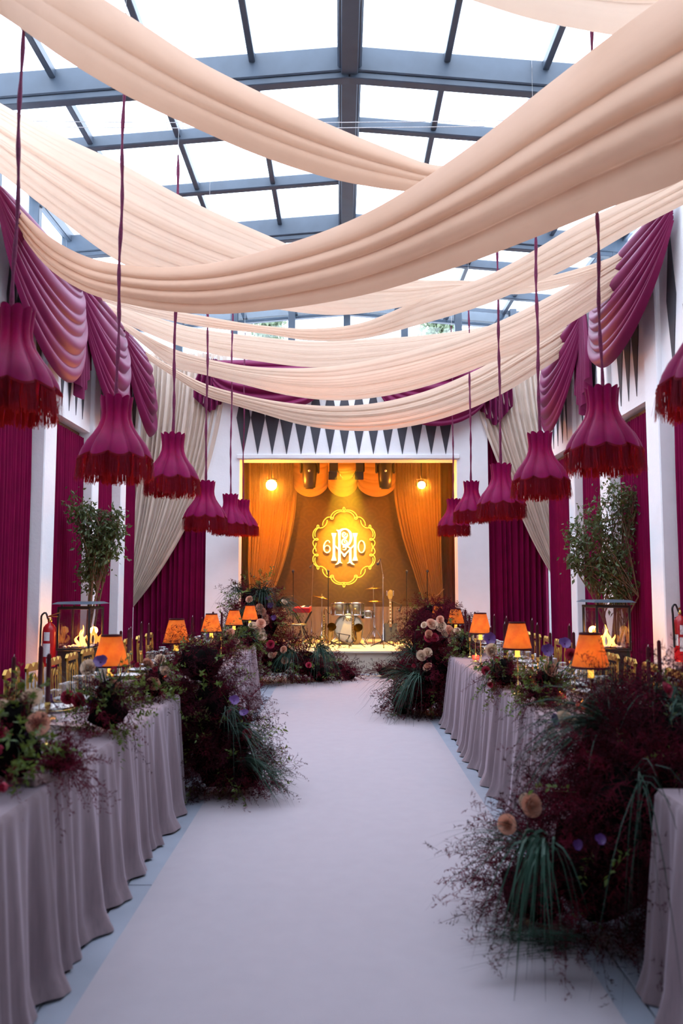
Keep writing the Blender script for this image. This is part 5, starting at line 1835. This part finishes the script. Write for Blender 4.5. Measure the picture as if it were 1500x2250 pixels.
for s in (-1, 1):
    MB().tube([(s * .2, .08, zc - .1), (s * .36, -.05, .0)], .008, 7).build('spur_leg', M_CHROME, kit)


def tom(px, py, r, h):
    q = at(px, py, DY + .1)
    l = rel((q[0], DY + .1, q[2]), kit.location)
    sh_ = MB().lathe([(r - .006, -h / 2), (r, -h / 2 + .005), (r, h / 2 - .005), (r - .006, h / 2)], 28).build('tom', M_DRUM, kit, l)
    MB().lathe([(r, h / 2 - .025), (r + .012, h / 2 - .025), (r + .012, h / 2 + .004), (r - .003, h / 2 + .004), (r - .003, h / 2)], 28, cap=False).build('rim', M_CHROME, sh_)
    MB().lathe([(r, -h / 2 + .025), (r + .012, -h / 2 + .025), (r + .012, -h / 2 - .004), (r - .003, -h / 2 - .004)], 28, cap=False).build('rim', M_CHROME, sh_)
    for a in np.linspace(0, 2 * PI, 6, endpoint=False):
        MB().tube([((r + .010) * math.cos(a), (r + .010) * math.sin(a), -h / 2 + .02), ((r + .010) * math.cos(a), (r + .010) * math.sin(a), h / 2 - .02)], .006, 5).build('tension_rod', M_CHROME, sh_)
    return l


tom(745, 1338, .145, .24)
tom(782, 1338, .145, .24)
l = tom(808, 1350, .11, .14)
for px in (752, 778):
    q = at(px, 1360, DY + .12)
    MB().tube([rel((q[0], DY + .14, STZ + .5), kit.location), rel((q[0], DY + .14, q[2] + .05), kit.location)], .012, 7).build('tom_mount', M_CHROME, kit)


def cymbal(label, px, py, Y, r, tilt, hat=False):
    q = at(px, py, Y)
    t = thing('cymbal_stand', label, 'cymbal', (q[0], Y, STZ))
    h = q[2] - STZ
    o = MB().lathe([(.004, .02), (.03, .018), (.05, .006), (r, -.012), (r, -.014), (.05, .004), (.004, .012)], 30).build('cymbal', M_BRASS, t, (0, 0, h), rot=(0, tilt, 0))
    if hat:
        MB().lathe([(.004, -.03), (.05, -.02), (r, -.006), (.05, -.022), (.004, -.034)], 30).build('cymbal', M_BRASS, t, (0, 0, h - .015))
    MB().tube([(0, 0, .12), (0, 0, h + .06)], .009, 8).build('pole', M_CHROME, t)
    for a in (0.4, 2.5, 4.6):
        MB().tube([(0, 0, .32), (.22 * math.cos(a), .22 * math.sin(a), .01)], .008, 6).build('leg', M_CHROME, t)


cymbal('tilted crash cymbal on a stand at the left of the drum kit', 707, 1312, DY + .3, .19, .22)
cymbal('upper ride cymbal on a stand right of the toms', 820, 1292, DY + .35, .17, -.06)
cymbal('pair of hi-hat cymbals below the ride cymbal, right of the toms', 823, 1320, DY + .1, .14, .0, True)


def mic_stand(label, px, ytop, Y, boom=None, mtl=None):
    q = at(px, ytop, Y)
    t = thing('microphone_stand', label, 'microphone stand', (q[0], Y, STZ))
    h = q[2] - STZ
    MB().tube([(0, 0, .05), (0, 0, h)], .009, 8).build('pole', mtl or M_BLACK, t)
    for a in (.5, 2.6, 4.7):
        MB().tube([(0, 0, .12), (.26 * math.cos(a), .26 * math.sin(a), .012)], .010, 6).build('leg', M_BLACK, t)
    if boom:
        b0, b1 = np.array((0, 0, h)), np.array(rel(at(*boom, Y - .1), (q[0], Y, STZ)))
        MB().tube([b0 - (b1 - b0) * .25, b0, b1], .007, 7).build('boom', mtl or M_BLACK, t)
        e_ = b1
    else:
        e_ = np.array((0, 0, h))
    d = np.array((-.05, -.1, -.09)) if boom else np.array((0, -.05, .06))
    m_ = MB().tube([e_, e_ + d * .5, e_ + d], [.011, .013, .016], 8).build('microphone', M_BLACK, t)
    MB().lathe([(.002, -.028), (.02, -.02), (.027, 0), (.02, .02), (.002, .028)], 10).build('grille', M_PLANTER, m_, tuple(e_ + d))


mic_stand('tall straight black microphone stand left of the bass drum', 721, 1262, 15.05)
mic_stand('black microphone stand at the left behind the keyboard', 644, 1262, 15.6)
mic_stand('chrome microphone stand with angled microphone right of the monogram', 841, 1262, 14.95, (835, 1228), M_CHROME)
mic_stand('slim boom stand behind the drum kit at the left', 684, 1330, 16.2, (688, 1236), M_CHROME)
mic_stand('black microphone stand at the right behind the guitar', 893, 1262, 15.9)
mic_stand('low microphone stand with boom right of the hi-hat', 862, 1322, 15.8, (882, 1330))
mic_stand('low stand with a horizontal boom before the bass drum', 745, 1392, 15.0, (768, 1396))
mic_stand('thin wind instrument stand near the right tan curtain', 938, 1262, 15.6)


def saxophone(label, px, py, Y, rz, lean):
    q = at(px, py, Y)
    t = thing('saxophone', label, 'saxophone', (q[0], Y, STZ), rz)
    pth = [(.06, 0, .62), (.03, 0, .70), (0, 0, .66), (0, 0, .55), (.0, 0, .35), (.01, 0, .18), (.05, 0, .10), (.10, 0, .13), (.13, -.02, .24), (.15, -.05, .33), (.17, -.10, .37)]
    rr = [.008, .010, .012, .018, .026, .034, .040, .044, .050, .058, .085]
    s_ = spline(np.array(pth), 44)
    MB().tube(s_, np.interp(np.linspace(0, 1, 44), np.linspace(0, 1, 11), rr), 12, cap=False).build('body', M_BRASS, t)
    MB().tube([(.06, 0, .62), (.10, 0, .60)], .009, 7).build('mouthpiece', M_BLACK, t)
    for k in range(9):
        z = .2 + .045 * k
        MB().lathe([(.0, -.004), (.014, -.003), (.014, .004), (.0, .005)], 10).build('key', M_BRASS, t, (.002, -.034 + .0015 * k, z), rot=(PI / 2, 0, 0))
    MB().tube([(-.015, -.035, .16), (-.012, -.025, .6)], .004, 5).build('key_rod', M_BRASS, t)
    for a in (.6, 2.7, 4.8):
        MB().tube([(.02, 0, .16), (.02 + .2 * math.cos(a), .2 * math.sin(a), .01)], .007, 6).build('stand_leg', M_BLACK, t)
    MB().tube([(.02, .03, .12), (.02, .05, .42)], .008, 6).build('stand_post', M_BLACK, t)


saxophone('brass saxophone on a stand left of the bass drum, bell glowing orange', 712, 1400, 15.1, -.25, 0)
saxophone('brass saxophone on a stand in front of the bass drum', 776, 1410, 14.85, -.6, 0)


def guitar(label, px, Y):
    q = at(px, 1400, Y)
    t = thing('electric_guitar', label, 'guitar', (q[0], Y, STZ))
    out = [(.0, .06), (.10, .04), (.16, .10), (.17, .18), (.13, .25), (.12, .31), (.14, .37), (.10, .40), (.05, .38), (-.05, .38), (-.10, .41), (-.14, .36), (-.12, .30), (-.14, .24), (-.17, .16), (-.15, .08), (-.08, .04)]
    o = MB().prism(out, -.02, .02).build('body', M_PLANTER, t, (0, 0, 0), smooth=False, rot=(-.15, 0, 0))
    MB().prism([(-.026, .32), (.026, .32), (.022, .86), (-.022, .86)], -.04, -.018).build('neck', M_WOOD, t, smooth=False, rot=(-.15, 0, 0))
    for k in range(7):
        MB().box((0, -.042, .40 + .065 * k), (.026, .003, .018)).build('fret_inlay', M_PAPER, t, smooth=False, rot=(-.15, 0, 0))
    MB().prism([(-.03, .86), (.03, .86), (.05, .92), (.045, 1.02), (.0, 1.04), (-.045, 1.0), (-.05, .92)], -.04, -.02).build('headstock', M_GOLD, t, smooth=False, rot=(-.15, 0, 0))
    for k in range(3):
        for s in (-1, 1):
            MB().lathe([(.0, -.012), (.011, -.01), (.011, .01), (.0, .012)], 8).build('tuning_peg', M_CHROME, t, (s * .062, .10, .93 + .035 * k))
    for s in (-1, 1):
        MB().tube([(0, .12, .5), (s * .2, .0, .01)], .009, 6).build('stand_leg', M_BLACK, t)
    MB().tube([(0, .12, .5), (0, .25, .01)], .009, 6).build('stand_leg', M_BLACK, t)


guitar('dark electric guitar with inlaid neck on a stand right of the drums', 858, 15.7)
# keyboard on a stand and a round stool
q = at(663, 1340, 15.3)
t = thing('stage_keyboard', 'red lit stage keyboard seen end-on at the left of the stage', 'keyboard', (q[0], 15.3, STZ))
h = q[2] - STZ
MB().bevel_box((0, .3, h), (.32, 1.0, .10), .015).build('case', M_RED, t, smooth=False)  # red stage light on the case put into its colour
MB().box((.06, .3, h + .052), (.15, .94, .012)).build('keybed', M_PAPER, t, smooth=False)
for k in range(16):
    MB().box((.09, -.12 + .056 * k, h + .062), (.09, .022, .012)).build('black_key', M_BLACK, t, smooth=False)
for s in (0, 1):
    MB().tube([(-.16, .1 + .5 * s, 0), (.16, .1 + .5 * s, h - .05)], .014, 7).tube([(.16, .1 + .5 * s, 0), (-.16, .1 + .5 * s, h - .05)], .014, 7).build('cross_stand', M_BLACK, t)
q = at(650, 1370, 14.9)
t = thing('stool', 'round topped metal stool at the left of the stage', 'stool', (q[0], 14.9, STZ))
h = q[2] - STZ
MB().lathe([(.0, h - .035), (.19, h - .035), (.20, h - .02), (.19, h), (.0, h + .004)], 26, cap=False).build('seat', M_DRUM, t)  # pale stool; the gold light on it is put into its colour
for a in (.8, 2.37, 3.94, 5.5):
    MB().tube([(.14 * math.cos(a), .14 * math.sin(a), h - .03), (.20 * math.cos(a), .20 * math.sin(a), 0)], .012, 7).build('leg', M_DRUM, t)
MB().tube([(.175 * math.cos(a), .175 * math.sin(a), h * .45) for a in np.linspace(0, 2 * PI, 20)], .007, 6).build('footrest', M_DRUM, t)

# ------------------------------------------------------------------ pale trees outside the gable window
def outside_tree(label, px, py, Y, r, seed):
    rng = np.random.default_rng(seed)
    c = at(px, py, Y)
    root = thing('garden_tree', label, 'tree', (c[0], Y, 0))
    MB().tube([(0, 0, 0), (.1, 0, c[2] * .5), (0, 0, c[2])], [.2, .14, .05], 8).build('trunk', M_BARK, root)
    n = 900
    d = unit(rng.standard_normal((n, 3)))
    P = np.array((0, 0, c[2])) + d * r * rng.uniform(.2, 1.0, (n, 1))
    b = MB()
    leaves(b, P, unit(rng.standard_normal((n, 3))), rng.uniform(.12, .22, n), rng, .6)
    o = b.build('leaves', M_HILL, root, smooth=False)
    o['kind'] = 'stuff'


outside_tree('pale tree top seen through the gable window left of centre', 590, 722, 24, .55, 1)
outside_tree('pale tree top seen through the gable window right of centre', 965, 722, 24, .65, 2)
